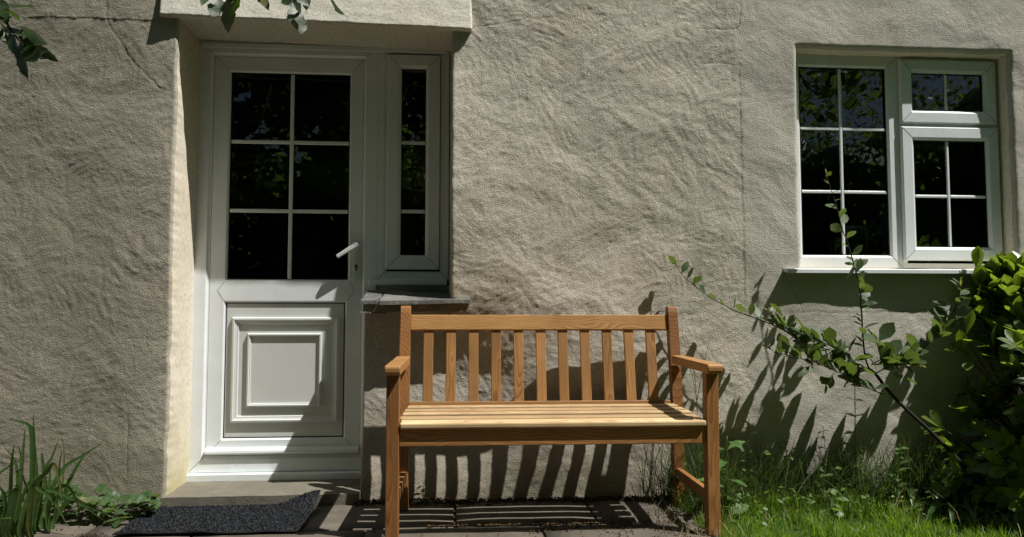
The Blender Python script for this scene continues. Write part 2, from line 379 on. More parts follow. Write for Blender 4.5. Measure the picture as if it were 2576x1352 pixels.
def leaf_mat(name, c1, c2, trans, tfac, rough=0.4, spec=0.5, vein=True):
    m, N, L, B = new_mat(name)
    oi = N.new('ShaderNodeObjectInfo').outputs['Random']
    ri = N.new('ShaderNodeNewGeometry').outputs['Random Per Island']
    r = mth(N, L, 'FRACT', mth(N, L, 'ADD', oi, mth(N, L, 'MULTIPLY', ri, 5.37)))
    P = world_pos(N)
    v = ramp(N, L, noise_node(N, L, 60, 3, 0.6, P), [(0.3, 0.78), (0.7, 1.15)])
    col = mix(N, L, r, c1, c2)
    old = ramp(N, L, mth(N, L, 'FRACT', mth(N, L, 'MULTIPLY', r, 17.7)), [(0.90, 0.0), (0.97, 1.0)])
    col = mix(N, L, mth(N, L, 'MULTIPLY', old, 0.55), col, (0.16, 0.13, 0.03))
    col = mix(N, L, 1.0, col, v, 'MULTIPLY')
    L.new(col, B.inputs['Base Color'])
    B.inputs['Roughness'].default_value = rough
    B.inputs['Specular IOR Level'].default_value = spec
    L.new(bump(N, L, noise_node(N, L, 120, 3, 0.6, P), 0.25, 0.003), B.inputs['Normal'])
    t = N.new('ShaderNodeBsdfTranslucent')
    L.new(mix(N, L, 1.0, mix(N, L, r, trans, [q * 0.75 for q in trans]), v, 'MULTIPLY'), t.inputs['Color'])
    ms = N.new('ShaderNodeMixShader'); ms.inputs[0].default_value = tfac
    L.new(B.outputs[0], ms.inputs[1]); L.new(t.outputs[0], ms.inputs[2])
    L.new(ms.outputs[0], N['Material Output'].inputs['Surface'])
    return m
M['sapling_leaf'] = leaf_mat('sapling_leaf', (0.045, 0.080, 0.035), (0.075, 0.115, 0.050), (0.24, 0.36, 0.05), 0.26, 0.5)
M['young_leaf'] = leaf_mat('young_leaf', (0.14, 0.16, 0.04), (0.18, 0.19, 0.05), (0.45, 0.50, 0.08), 0.5, 0.45)
M['bush_leaf'] = leaf_mat('glossy_bush_leaf', (0.055, 0.110, 0.016), (0.095, 0.160, 0.025), (0.42, 0.60, 0.04), 0.34, 0.36, 0.5)
M['iris_leaf'] = leaf_mat('strap_leaf', (0.030, 0.070, 0.018), (0.060, 0.105, 0.028), (0.20, 0.34, 0.04), 0.24, 0.36)
M['bramble_leaf'] = leaf_mat('bramble_leaf', (0.04, 0.085, 0.03), (0.07, 0.125, 0.04), (0.24, 0.36, 0.05), 0.28, 0.5)
M['tree_leaf'] = leaf_mat('tree_leaf', (0.014, 0.032, 0.008), (0.026, 0.050, 0.012), (0.12, 0.22, 0.02), 0.2, 0.45)
M['garden_leaf'] = leaf_mat('garden_tree_leaf', (0.06, 0.115, 0.03), (0.10, 0.16, 0.04), (0.42, 0.60, 0.10), 0.5, 0.4)
M['grass'] = leaf_mat('grass_blade', (0.065, 0.160, 0.014), (0.13, 0.225, 0.03), (0.38, 0.62, 0.03), 0.42, 0.45)
M['tall_grass'] = leaf_mat('tall_grass_blade', (0.03, 0.065, 0.015), (0.075, 0.11, 0.035), (0.16, 0.26, 0.04), 0.25, 0.5)
M['weed'] = leaf_mat('weed_leaf', (0.06, 0.13, 0.03), (0.10, 0.18, 0.05), (0.30, 0.45, 0.06), 0.35, 0.45)
M['fern'] = leaf_mat('fern_leaf', (0.025, 0.06, 0.012), (0.045, 0.085, 0.02), (0.18, 0.30, 0.03), 0.25, 0.4)
M['straw'] = leaf_mat('dry_straw', (0.30, 0.25, 0.14), (0.22, 0.17, 0.09), (0.3, 0.25, 0.12), 0.2, 0.7)
M['yellow'] = plain('yellow_petal', (0.75, 0.48, 0.02), 0.6)

def stone_mat(name, c1, c2, lichen, rough=0.85, scale=1.0):
    m, N, L, B = new_mat(name)
    P = world_pos(N)
    oi = N.new('ShaderNodeObjectInfo').outputs['Random']
    col = ramp(N, L, noise_node(N, L, 6 * scale, 6, 0.65, P, 0.4), [(0.3, c1), (0.7, c2)])
    col = mix(N, L, 1.0, col, mix(N, L, oi, (0.82, 0.82, 0.82), (1.12, 1.1, 1.06)), 'MULTIPLY')
    li = ramp(N, L, noise_node(N, L, 22 * scale, 5, 0.7, P), [(0.56, 0.0), (0.68, 1.0)])
    col = mix(N, L, mth(N, L, 'MULTIPLY', li, 0.55), col, lichen)
    fine = noise_node(N, L, 240, 3, 0.65, P)
    col = mix(N, L, 1.0, col, ramp(N, L, fine, [(0.3, 0.65), (0.65, 1.1)]), 'MULTIPLY')
    L.new(col, B.inputs['Base Color'])
    B.inputs['Roughness'].default_value = rough
    B.inputs['Specular IOR Level'].default_value = 0.3
    nb = bump(N, L, noise_node(N, L, 30, 5, 0.65, P), 0.6, 0.006)
    nb = bump(N, L, fine, 0.5, 0.002, nb)
    L.new(nb, B.inputs['Normal'])
    return m
M['slab'] = stone_mat('worn_paving', (0.095, 0.082, 0.066), (0.155, 0.137, 0.112), (0.085, 0.072, 0.04))
M['step'] = stone_mat('concrete_step', (0.15, 0.14, 0.11), (0.22, 0.205, 0.165), (0.15, 0.13, 0.06))
M['slate'] = stone_mat('grey_slate', (0.095, 0.096, 0.095), (0.24, 0.24, 0.228), (0.40, 0.385, 0.30), 0.55, 1.6)
M['mortar'] = stone_mat('old_mortar', (0.17, 0.155, 0.13), (0.30, 0.27, 0.21), (0.45, 0.42, 0.30), 0.95, 1.6)
M['sand'] = stone_mat('joint_soil', (0.05, 0.04, 0.03), (0.08, 0.065, 0.045), (0.06, 0.07, 0.025))

def ground_mat():
    m, N, L, B = new_mat('garden_soil_and_turf')
    P = world_pos(N)
    soil = ramp(N, L, noise_node(N, L, 30, 5, 0.7, P), [(0.3, (0.018, 0.014, 0.009)), (0.7, (0.05, 0.04, 0.022))])
    turf = ramp(N, L, noise_node(N, L, 14, 5, 0.7, P), [(0.3, (0.025, 0.06, 0.010)), (0.7, (0.06, 0.11, 0.022))])
    y = xyz(N, L, P)[1]
    f = ramp(N, L, mth(N, L, 'ADD', mth(N, L, 'MULTIPLY', y, -1.0), mth(N, L, 'MULTIPLY', noise_node(N, L, 6, 3, 0.6, P), 0.4)), [(0.3, 0.0), (0.6, 1.0)])
    L.new(mix(N, L, f, soil, turf), B.inputs['Base Color'])
    B.inputs['Roughness'].default_value = 1.0
    B.inputs['Specular IOR Level'].default_value = 0.1
    L.new(bump(N, L, noise_node(N, L, 80, 4, 0.7, P), 0.8, 0.02), B.inputs['Normal'])
    return m
M['ground'] = ground_mat()

def mat_pile():
    m, N, L, B = new_mat('charcoal_pile')
    ri = N.new('ShaderNodeNewGeometry').outputs['Random Per Island']
    L.new(ramp(N, L, ri, [(0.0, (0.006, 0.007, 0.009)), (0.7, (0.020, 0.024, 0.030)), (0.97, (0.05, 0.058, 0.068)), (1.0, (0.12, 0.13, 0.14))]), B.inputs['Base Color'])
    B.inputs['Roughness'].default_value = 0.75
    B.inputs['Specular IOR Level'].default_value = 0.25
    return m
M['pile'] = mat_pile()

# ------------------------------------------------------------------ ground, path
g = mesh_obj('ground', [(-150, -200, -0.03), (150, -200, -0.03), (150, 60, -0.03), (-150, 60, -0.03)], [(0, 1, 2, 3)], M['ground'])
g['kind'] = 'structure'
path = box('path', -4.2, 1.02, -2.4, 0.30, -0.06, -0.014, M['sand'])
path['kind'] = 'structure'
random.seed(4)
def slab(x0, x1, y0, y1):
    bm = bmesh.new()
    box_bm(bm, x0, x1, y0, y1, -0.045, 0.0 + random.uniform(-0.003, 0.002))
    top = [f for f in bm.faces if f.normal.z > 0.9]
    bmesh.ops.subdivide_edges(bm, edges=list(bm.edges), cuts=5, use_grid_fill=True)
    for v in bm.verts:
        x, y = v.co.x, v.co.y
        v.co.z += float(perlin(x * 6, y * 6, 3)) * 0.004
        e = min(x - x0, x1 - x, y - y0, y1 - y)
        w = 0.008
        v.co.x += float(perlin(y * 14, x * 9, 5)) * w; v.co.y += float(perlin(x * 14, y * 9, 6)) * w
        if e < 0.01 and v.co.z > -0.01: v.co.z -= 0.005
    bm_obj('slab', bm, M['slab'], path, True)
yr = [(0.02, -0.395), (-0.405, -0.86), (-0.872, -1.33), (-1.342, -1.8), (-1.812, -2.38)]
cuts = [[-4.15, -3.4, -2.75, -2.05, -1.40, -0.62, 0.02, 0.60, 1.0], [-4.15, -3.6, -3.0, -2.3, -1.72, -0.98, -0.33, 0.36, 0.99],
        [-4.15, -3.3, -2.6, -1.9, -1.2, -0.55, 0.1, 0.98], [-4.15, -3.5, -2.8, -2.2, -1.5, -0.8, -0.1, 0.97], [-4.15, -3.2, -2.4, -1.6, -0.9, -0.2, 0.95]]
for (ya, yb), xs in zip(yr, cuts):
    for a, b in zip(xs[:-1], xs[1:]): slab(a + 0.006, b - 0.006, yb, ya)

# ------------------------------------------------------------------ the cottage front
cottage = thing('cottage', 'old cottage front in uneven cream-grey render with white door and window', 'house', (0.4, 0.3, 0.0))

DOOR = (-1.236, -0.405, -0.008, 0.865, 2.26)     # left jamb, low wall edge, right jamb, low wall top, head (behind lintel)
WIN = (1.657, 2.745, 1.056, 2.122)

def polyline_d(x, z, pts):
    d = np.full(x.shape, 9.0)
    for (ax, az), (bx, bz) in zip(pts[:-1], pts[1:]):
        vx, vz = bx - ax, bz - az
        t = np.clip(((x - ax) * vx + (z - az) * vz) / (vx * vx + vz * vz), 0, 1)
        d = np.minimum(d, np.hypot(x - ax - t * vx, z - az - t * vz))
    return d

def wobble_line(pts, n, amp, seed):
    out = []
    for (ax, az), (bx, bz) in zip(pts[:-1], pts[1:]):
        for i in range(n):
            t = i / n
            x, z = ax + (bx - ax) * t, az + (bz - az) * t
            k = amp * float(perlin(x * 22 + seed, z * 22, seed))
            out.append((x + k, z + amp * float(perlin(x * 22, z * 22 + seed, seed + 1))))
    out.append(pts[-1])
    return out

def trowel(x, z, X, Z, seed, count, region):
    """overlapping arcs left by the float: ridges that follow each sweep"""
    rs = np.random.RandomState(seed)
    H = 0.5 * perlin(x * 45, z * 52, seed) + 0.4 * perlin(x * 85, z * 90, seed + 3)
    for _ in range(count):
        cx = rs.uniform(region[0], region[1]); cz = rs.uniform(region[2], region[3])
        half = rs.uniform(0.10, 0.24)
        i0, i1 = np.searchsorted(X, [cx - half, cx + half]); j0, j1 = np.searchsorted(Z, [cz - half, cz + half])
        if i1 - i0 < 3 or j1 - j0 < 3: continue
        xs = x[j0:j1, i0:i1]; zs = z[j0:j1, i0:i1]
        ang = rs.uniform(0, 2 * np.pi); R = rs.uniform(0.15, 0.6)
        ox, oz = cx + R * np.cos(ang), cz + R * np.sin(ang)
        rr = np.hypot(xs - ox, zs - oz); th = np.arctan2(zs - oz, xs - ox)
        f = rs.uniform(34, 62)
        ridge = perlin(rr * f, th * R * 11, seed + 7 + _ % 50)
        d = np.hypot((xs - cx), (zs - cz)) / half
        w = sstep(1.0, 0.35, d) * sstep(-0.3, 0.5, perlin(xs * 9, zs * 9, seed + _ % 31)) * rs.uniform(0.55, 1.0)
        H[j0:j1, i0:i1] = H[j0:j1, i0:i1] * (1 - w) + 1.25 * ridge * w
    return H

fine = 0.0043
def axis(a, b, fa, fb, keys):
    c = sorted(set([a, b]))
    seg = [fa] + sorted(k for k in keys if fa < k < fb) + [fb]
    out = []
    n = 10
    out += list(np.linspace(a, fa, n, endpoint=False)) if a < fa else []
    for p, q in zip(seg[:-1], seg[1:]):
        m = max(1, int(round((q - p) / fine)))
        out += list(np.linspace(p, q, m, endpoint=False))
    out += list(np.linspace(fb, b, n + 1)) if b > fb else [fb]
    return np.array(out)
X = axis(-4.2, 5.4, -2.12, 2.98, [DOOR[0], DOOR[1], DOOR[2], WIN[0], WIN[1]])
Z = axis(-0.06, 4.6, -0.06, 2.44, [DOOR[3], DOOR[4], WIN[2], WIN[3]])
gx, gz = np.meshgrid(X, Z)

def wall_base(x, z):
    # thinner walling under the side window, easing back to the full thickness
    low = (1 - sstep(0.02, 0.55, x)) * sstep(-0.7, -0.41, x)
    up = np.where(x < 0.0, 1.0, 1 - sstep(0.50, 0.98, z))
    y = 0.105 * low * up * (0.45 + 0.55 * sstep(0.0, 0.35, z)) * np.where(x > -0.42, 1, 0)
    y = y - 0.034 * np.exp(-np.clip(x - DOOR[2], 0, 9) / 0.22) * (x > DOOR[2] - 0.001) * sstep(0.95, 1.3, z) * sstep(2.08, 1.85, z)
    # left of the door the face turns away a little
    y = y + 0.125 * np.clip((-1.236 - x) / 1.0, 0, 3) ** 1.1
    # right hand end bellies
    y = y + 0.012 * perlin(x * 0.9 + 3, z * 1.1, 9)
    return y

def wall_h(x, z):
    rough = 1 - 0.58 * sstep(1.33, 1.42, x + 0.03 * perlin(z * 4, x * 4, 2))
    rough = rough * (1 - 0.35 * sstep(0.4, 0.0, z))
    wx = x + 0.06 * perlin(x * 4, z * 4, 21); wz = z + 0.06 * perlin(x * 4, z * 4, 22)
    h = 0.014 * perlin(wx * 2.3, wz * 2.7, 11) + 0.0060 * perlin(wx * 5.0, wz * 6.0, 12)
    # sweeps of the trowel: hollows drawn out along a slowly turning direction
    for k, (f1, f2, amp) in enumerate(((6.5, 13, 0.0036), (13, 26, 0.0021), (25, 46, 0.0013))):
        u = wx * 0.82 + wz * 0.57; v = -wx * 0.57 + wz * 0.82
        b = wx * 0.82 - wz * 0.57; c = wx * 0.57 + wz * 0.82
        m = sstep(-0.18, 0.18, perlin(x * 1.7, z * 1.9, 27 + k))
        h = h + amp * (m * perlin(u * f1, v * f2, 13 + k) + (1 - m) * perlin(b * f1, c * f2, 16 + k)) * (0.4 + 0.6 * rough)
    h = h * (1 - 0.38 * sstep(-1.20, -1.34, x))
    return h, rough

h, rough = wall_h(gx, gz)
fin = trowel(gx, gz, X, Z, 5, 900, (-2.2, 3.0, 0.0, 2.45))
pits = perlin(gx * 38, gz * 40, 91) + 0.6 * perlin(gx * 85, gz * 85, 92)
h = h + 0.0025 * np.clip(fin, -0.45, 0.7) * rough + 0.0022 * rough * np.clip(pits - 0.28, 0, 1) 
# cracks and patch edges
crack1 = wobble_line([(-1.90, 2.186), (-1.6, 2.176), (-1.34, 2.163)], 10, 0.006, 31)
h = h + 0.0016 * (gz > np.interp(gx, [p[0] for p in crack1], [p[1] for p in crack1])) * sstep(-2.0, -1.85, gx) * (gx < -1.30) * (gz < 2.5)
CRACKS = [(wobble_line([(-1.565, 2.30), (-1.56, 2.17), (-1.49, 2.05), (-1.43, 1.97), (-1.31, 1.85)], 8, 0.012, 33), 0.0045, 0.0045),
                 (wobble_line([(-1.413, 0.42), (-1.408, 0.28), (-1.406, 0.12)], 6, 0.006, 35), 0.004, 0.004),
                 (wobble_line([(0.09, 2.17), (0.22, 2.19), (0.35, 2.22), (0.5, 2.235)], 6, 0.012, 37), 0.004, 0.003),
                 (wobble_line([(1.20, 2.20), (1.33, 2.197), (1.375, 2.215), (1.385, 2.40)], 6, 0.008, 39), 0.004, 0.004),
                 (wobble_line([(1.17, 2.03), (1.28, 2.035), (1.375, 2.025)], 6, 0.008, 41), 0.004, 0.003),
                 (wobble_line([(1.56, 1.05), (1.62, 0.93), (1.66, 0.84)], 6, 0.012, 43), 0.004, 0.003),
                 (wobble_line([(1.62, 0.85), (1.9, 0.84), (2.3, 0.86)], 8, 0.02, 45), 0.004, 0.003)]
for pts, wdt, dep in CRACKS:
    d = polyline_d(gx, gz, pts)
    h = h - 0.35 * dep * sstep(wdt * 1.6, 0, d)
# the old render stops in a ragged upright edge beside the window
ex = 1.377 + 0.006 * perlin(gz * 14, gz * 3, 51)
step_w = sstep(0.82, 0.95, gz) * sstep(2.06, 1.98, gz)
h = h + 0.0022 * sstep(-0.003, 0.003, gx - ex) * step_w * sstep(1.75, 1.45, gx)
# rounding towards the openings
dl = np.minimum.reduce([np.where(gz > 0, np.abs(gx - DOOR[0]), 9)])
def edge_round(d, r): return r * (1 - np.sqrt(np.clip(1 - (1 - np.clip(d / r, 0, 1)) ** 2, 0, 1)))
rd = np.where(gx <= DOOR[0], edge_round(DOOR[0] - gx, 0.014), 0)
rd = rd + np.where((gx >= DOOR[2]) & (gz > DOOR[3]), edge_round(gx - DOOR[2], 0.022), 0)
rd = rd + np.where((gx >= DOOR[1]) & (gz <= DOOR[3]), edge_round(gx - DOOR[1], 0.010), 0)
dwx = np.maximum.reduce([WIN[0] - gx, gx - WIN[1], np.zeros_like(gx)]); dwz = np.maximum.reduce([WIN[2] - gz, gz - WIN[3], np.zeros_like(gx)])
rd = rd + edge_round(np.hypot(dwx, dwz), 0.024)
gy = wall_base(gx, gz) - h + rd
# ragged arrises
vx = gx.copy(); vz = gz.copy()
nearL = np.exp(-np.abs(gx - DOOR[0]) / 0.03); vx = vx + nearL * (0.007 * perlin(gz * 7, gz * 2, 61) + 0.004 * perlin(gz * 30, gz * 3, 62))
nearR = np.exp(-np.abs(gx - DOOR[2]) / 0.03) * (gz > 0.87); vx = vx + nearR * (0.007 * perlin(gz * 6, gz * 2, 63) + 0.003 * perlin(gz * 30, gz * 3, 64))
nearW = np.exp(-np.hypot(dwx, dwz) / 0.03); vx = vx + nearW * 0.008 * perlin(gz * 7, gx * 7, 65); vz = vz + nearW * 0.008 * perlin(gx * 5, gz * 5, 66)

cx = (X[:-1] + X[1:]) / 2; cz = (Z[:-1] + Z[1:]) / 2
ccx, ccz = np.meshgrid(cx, cz)
hole = ((ccx > DOOR[0]) & (ccx < DOOR[1]) & (ccz < DOOR[4])) | ((ccx > DOOR[0]) & (ccx < DOOR[2]) & (ccz > DOOR[3]) & (ccz < DOOR[4]))
hole_w = (ccx > WIN[0]) & (ccx < WIN[1]) & (ccz > WIN[2]) & (ccz < WIN[3])
nx, nz = len(X), len(Z)
idx = np.arange(nx * nz).reshape(nz, nx)
keep = ~(hole | hole_w)
quads = np.stack([idx[:-1, :-1], idx[:-1, 1:], idx[1:, 1:], idx[1:, :-1]], -1)[keep]
co = np.stack([vx, gy, vz], -1).reshape(-1, 3)
used = np.unique(quads); remap = -np.ones(nx * nz, int); remap[used] = np.arange(len(used))
def fast_mesh(name, co, quads, mat, parent):
    me = bpy.data.meshes.new(name)
    me.vertices.add(len(co)); me.vertices.foreach_set('co', co.astype(np.float32).ravel())
    n = len(quads)
    me.loops.add(n * 4); me.loops.foreach_set('vertex_index', quads.astype(np.int32).ravel())
    me.polygons.add(n); me.polygons.foreach_set('loop_start', np.arange(0, n * 4, 4, dtype=np.int32))
    me.update(calc_edges=True); me.validate()
    me.polygons.foreach_set('use_smooth', np.ones(n, bool))
    me.materials.append(mat)
    o = bpy.data.objects.new(name, me); COL.objects.link(o)
    if parent: attach(o, parent)
    return o
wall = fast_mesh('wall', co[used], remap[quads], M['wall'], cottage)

def wall_y(x, z):
    i = int(np.clip(np.searchsorted(X, x) - 1, 0, nx - 2)); j = int(np.clip(np.searchsorted(Z, z) - 1, 0, nz - 2))
    a = (x - X[i]) / (X[i + 1] - X[i]); b = (z - Z[j]) / (Z[j + 1] - Z[j])
    return (gy[j, i] * (1 - a) + gy[j, i + 1] * a) * (1 - b) + (gy[j + 1, i] * (1 - a) + gy[j + 1, i + 1] * a) * b
for ci, (pts, wdt, dep) in enumerate(CRACKS + [(crack1, 0.004, 0.004)]):
    V, F = [], []
    P = spline([(p[0], 0, p[1]) for p in pts], 5)
    for i, p in enumerate(P):
        t = (P[min(i + 1, len(P) - 1)] - P[max(i - 1, 0)]).normalized()
        wv = (0.0006 + 0.0008 * abs(float(perlin(p.x * 60, p.z * 60, 5 + ci)))) * (1 if dep > 0.0035 else 0.7)
        jx, jz = 0.002 * float(perlin(p.x * 90, p.z * 90, 3)), 0.002 * float(perlin(p.x * 90, p.z * 90, 4))
        for s in (-1, 1):
            x_, z_ = p.x + jx - t.z * wv * s, p.z + jz + t.x * wv * s
            V.append((x_, wall_y(x_, z_) - 0.0012, z_))
        if i: F.append((2 * i - 2, 2 * i - 1, 2 * i + 1, 2 * i))
    mesh_obj('crack', V, F, M['crack'], wall)

def reveal(mask, yback, rows, name):
    """the returns of an opening, grown from the ragged edge of the wall sheet"""
    segs = []
    nzc, nxc = mask.shape
    for j in range(nzc):
        rowm = np.nonzero(mask[j])[0]
        if not len(rowm): continue
        for i in rowm:
            if i == 0 or not mask[j, i - 1]: segs.append((idx[j + 1, i], idx[j, i]))
            if i == nxc - 1 or not mask[j, i + 1]: segs.append((idx[j, i + 1], idx[j + 1, i + 1]))
            if j + 1 < nzc and not mask[j + 1, i]: segs.append((idx[j + 1, i + 1], idx[j + 1, i]))
            if j > 0 and not mask[j - 1, i]: segs.append((idx[j, i], idx[j, i + 1]))
    V, F, mp = [], [], {}
    def row(vi, k):
        key = (vi, k)
        if key not in mp:
            p = co[vi]; t = k / rows
            y = p[1] + (yback - p[1]) * t
            w = math.sin(min(t * 1.3, 1) * math.pi) * 0.004
            x0, z0 = gx.flat[vi], gz.flat[vi]
            mp[key] = len(V)
            s_ = (1 - t) ** 5
            V.append((p[0] * s_ + x0 * (1 - s_) + w * float(perlin(p[2] * 9, y * 9, 71)), y, p[2] * s_ + z0 * (1 - s_) + w * float(perlin(p[0] * 9, y * 9, 72))))
        return mp[key]
    for a, b in segs:
        for k in range(rows):
            F.append((row(a, k), row(b, k), row(b, k + 1), row(a, k + 1)))
    mesh_obj(name, V, F, M['reveal'], cottage, True)
reveal(hole, 0.345, 10, 'door_reveal')
reveal(hole_w, 0.15, 5, 'window_reveal')

# lintel: a rendered slab standing a little proud of the wall
lx = np.linspace(-1.315, 0.090, 282); lz = np.linspace(0, 1, 95)
LX, LT = np.meshgrid(lx, lz)
lb = 2.176 + (2.150 - 2.176) * (lx + 1.315) / 1.405 + 0.004 * perlin(lx * 8, lx * 2, 81) + 0.0022 * perlin(lx * 45, lx * 3, 82)
LZ = lb[None, :] * (1 - LT) + 2.62 * LT
sidew = np.exp(-(lx - lx[0]) / 0.03) - np.exp(-(lx[-1] - lx) / 0.03)
LXX = LX + sidew[None, :] * 0.004 * perlin(LZ * 14, LX, 83)
lh = 0.004 * perlin(LX * 3, LZ * 5, 84) + 0.0025 * perlin(LX * 12, LZ * 18, 85) + 0.0008 * (perlin(LX * 60, LZ * 85, 86) + 0.7 * perlin(LX * 28, LZ * 70, 87))
led = edge_round(np.minimum(np.minimum(LX - lx[0], lx[-1] - LX), LZ - lb[None, :]), 0.010)
LY = -0.030 - lh + led + 0.17 * (LZ - 2.16)
n0 = 95 * 282
lco = [np.stack([LXX, LY, LZ], -1).reshape(-1, 3)]
lidx = np.arange(n0).reshape(95, 282)
lq = [np.stack([lidx[:-1, :-1], lidx[:-1, 1:], lidx[1:, 1:], lidx[1:, :-1]], -1).reshape(-1, 4)]
def back_strip(edge_idx, yb, rows, rise):
    global n0
    base = np.concatenate(lco)[edge_idx]
    prev = edge_idx
    for k in range(1, rows + 1):
        t = k / rows
        p = base.copy(); p[:, 1] = base[:, 1] + (yb - base[:, 1]) * t
        p[:, 2] += rise * t + 0.002 * perlin(p[:, 0] * 8, p[:, 1] * 8, 88) * (k > 0)
        lco.append(p)
        cur = np.arange(n0, n0 + len(p)); n0 += len(p)
        lq.append(np.stack([prev[:-1], cur[:-1], cur[1:], prev[1:]], -1))
        prev = cur
back_strip(lidx[0, :], 0.36, 12, 0.010)
back_strip(lidx[::-1, 0], 0.05, 2, 0.0)
back_strip(lidx[:, -1], 0.05, 2, 0.0)
back_strip(lidx[-1, ::-1], 0.36, 2, 0.0)
fast_mesh('lintel', np.concatenate(lco), np.concatenate(lq), M['lintel'], cottage)

# dim room behind the glass
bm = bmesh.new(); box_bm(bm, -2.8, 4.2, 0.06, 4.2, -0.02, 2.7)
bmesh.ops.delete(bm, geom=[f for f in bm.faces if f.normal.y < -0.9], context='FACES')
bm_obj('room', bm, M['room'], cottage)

# ------------------------------------------------------------------ joinery
def frame_faces(V, F, x0, x1, z0, z1, prof):
    """a mitred frame: prof is a list of (inset, y)"""
    base = len(V)
    for i, y in prof:
        V += [(x0 + i, y, z0 + i), (x1 - i, y, z0 + i), (x1 - i, y, z1 - i), (x0 + i, y, z1 - i)]
    for k in range(len(prof) - 1):
        a = base + 4 * k; b = a + 4
        for s in range(4):
            t = (s + 1) % 4
            F.append((a + s, a + t, b + t, b + s))

def seam_faces(V, F, x0, x1, z0, z1, prof, corners=(0, 1, 2, 3), w=0.0008):
    for c in corners:
        sx = 1 if c in (0, 3) else -1; sz = 1 if c in (0, 1) else -1
        cx_ = x0 if c in (0, 3) else x1; cz_ = z0 if c in (0, 1) else z1
        for (i, y), (i2, y2) in zip(prof[:-1], prof[1:]):
            if i2 - i < 0.003: continue
            b = len(V)
            px, pz = -sz * w * sx * sx, sx * w
            px, pz = (sz * w * -1, sx * w)
            V += [(cx_ + sx * i + px, y - 0.0005, cz_ + sz * i + pz), (cx_ + sx * i - px, y - 0.0005, cz_ + sz * i - pz),
                  (cx_ + sx * i2 - px, y2 - 0.0005, cz_ + sz * i2 - pz), (cx_ + sx * i2 + px, y2 - 0.0005, cz_ + sz * i2 + pz)]
            F.append((b, b + 1, b + 2, b + 3) if sx * sz > 0 else (b + 3, b + 2, b + 1, b))

def panes(parent, xs, zs, y, bar=0.009, bar_mat='upvc'):
    """panes of a glazed opening and the bars between them"""
    for i in range(len(xs) - 1):
        for j in range(len(zs) - 1):
            a = xs[i] + (bar * 0.8 if i else -0.004); b = xs[i + 1] - (bar * 0.8 if i < len(xs) - 2 else -0.004)
            c = zs[j] + (bar * 0.8 if j else -0.004); d = zs[j + 1] - (bar * 0.8 if j < len(zs) - 2 else -0.004)
            t = random.uniform(-0.0006, 0.0006); t2 = random.uniform(-0.0006, 0.0006)
            mesh_obj('pane', [(a, y + t, c), (b, y - t, c), (b, y - t + t2, d), (a, y + t + t2, d)], [(0, 1, 2, 3)], M['glass'], parent)
    for x in xs[1:-1]:
        box('glazing_bar', x - bar, x + bar, y - 0.007, y + 0.012, zs[0], zs[-1], M[bar_mat], parent, 0.003)
    for z in zs[1:-1]:
        for i in range(len(xs) - 1):
            a = xs[i] + (bar if i else 0); b = xs[i + 1] - (bar if i < len(xs) - 2 else 0)
            box('glazing_bar', a, b, y - 0.0065, y + 0.012, z - bar, z + bar, M[bar_mat], parent, 0.003)

def gasket(parent, x0, x1, z0, z1, y, w=0.004):
    V, F = [], []
    frame_faces(V, F, x0 - 0.0005, x1 + 0.0005, z0 - 0.0005, z1 + 0.0005, [(0, y), (w, y - 0.001), (w, y + 0.004)])
    mesh_obj('gasket', V, F, M['gasket'], parent)

# door frame
V, F, SV, SF = [], [], [], []
fp = [(0, 0.345), (0, 0.300), (0.004, 0.297), (0.062, 0.297), (0.072, 0.309), (0.076, 0.309), (0.076, 0.345)]
DF = (-1.244, -0.364, 0.082, 2.184)
frame_faces(V, F, *DF, fp)
seam_faces(SV, SF, *DF, fp[2:5])
door_frame = mesh_obj('door_frame', V, F, M['upvc'], cottage)
mesh_obj('weld_seam', SV, SF, M['seam'], door_frame)['kind'] = 'stuff'
box('threshold', -1.262, -0.40, 0.262, 0.345, 0.046, 0.0805, M['upvc'], door_frame, 0.003)
box('head_trim', -1.225, -0.03, 0.288, 0.2955, 2.143, 2.168, M['upvc'], door_frame, 0.002)

# door leaf: outer stiles and rails with a mid rail
leafV, leafF, SV, SF = [], [], [], []
LX0, LX1, LZ0, LZ1 = -1.166, -0.441, 0.160, 2.106
gl = (-1.087, -0.508, 1.005, 2.030)
pn = (-1.090, -0.520, 0.240, 0.892)
yl = 0.3115
def ring(outer, inner, y):
    b = len(leafV)
    for (a0, a1, c0, c1) in (outer, inner):
        leafV.extend([(a0, y, c0), (a1, y, c0), (a1, y, c1), (a0, y, c1)])
    for s in range(4):
        t = (s + 1) % 4
        leafF.append((b + s, b + t, b + 4 + t, b + 4 + s))
zm = 0.949
def sect(zlo, zhi, o):
    ring((LX0, LX1, zlo, zhi), (o[0] - 0.009, o[1] + 0.009, o[2] - 0.009, o[3] + 0.009), yl)
    frame_faces(leafV, leafF, o[0] - 0.009, o[1] + 0.009, o[2] - 0.009, o[3] + 0.009, [(0, yl), (0.009, yl + 0.009), (0.009, yl + 0.04)])
sect(zm, LZ1, gl); sect(LZ0, zm, pn)
frame_faces(leafV, leafF, LX0, LX1, LZ0, LZ1, [(0, yl + 0.035), (0, yl)])
door = mesh_obj('door', leafV, leafF, M['upvc'], cottage)
door['label'] = 'white plastic door, glazed above, moulded panel below'
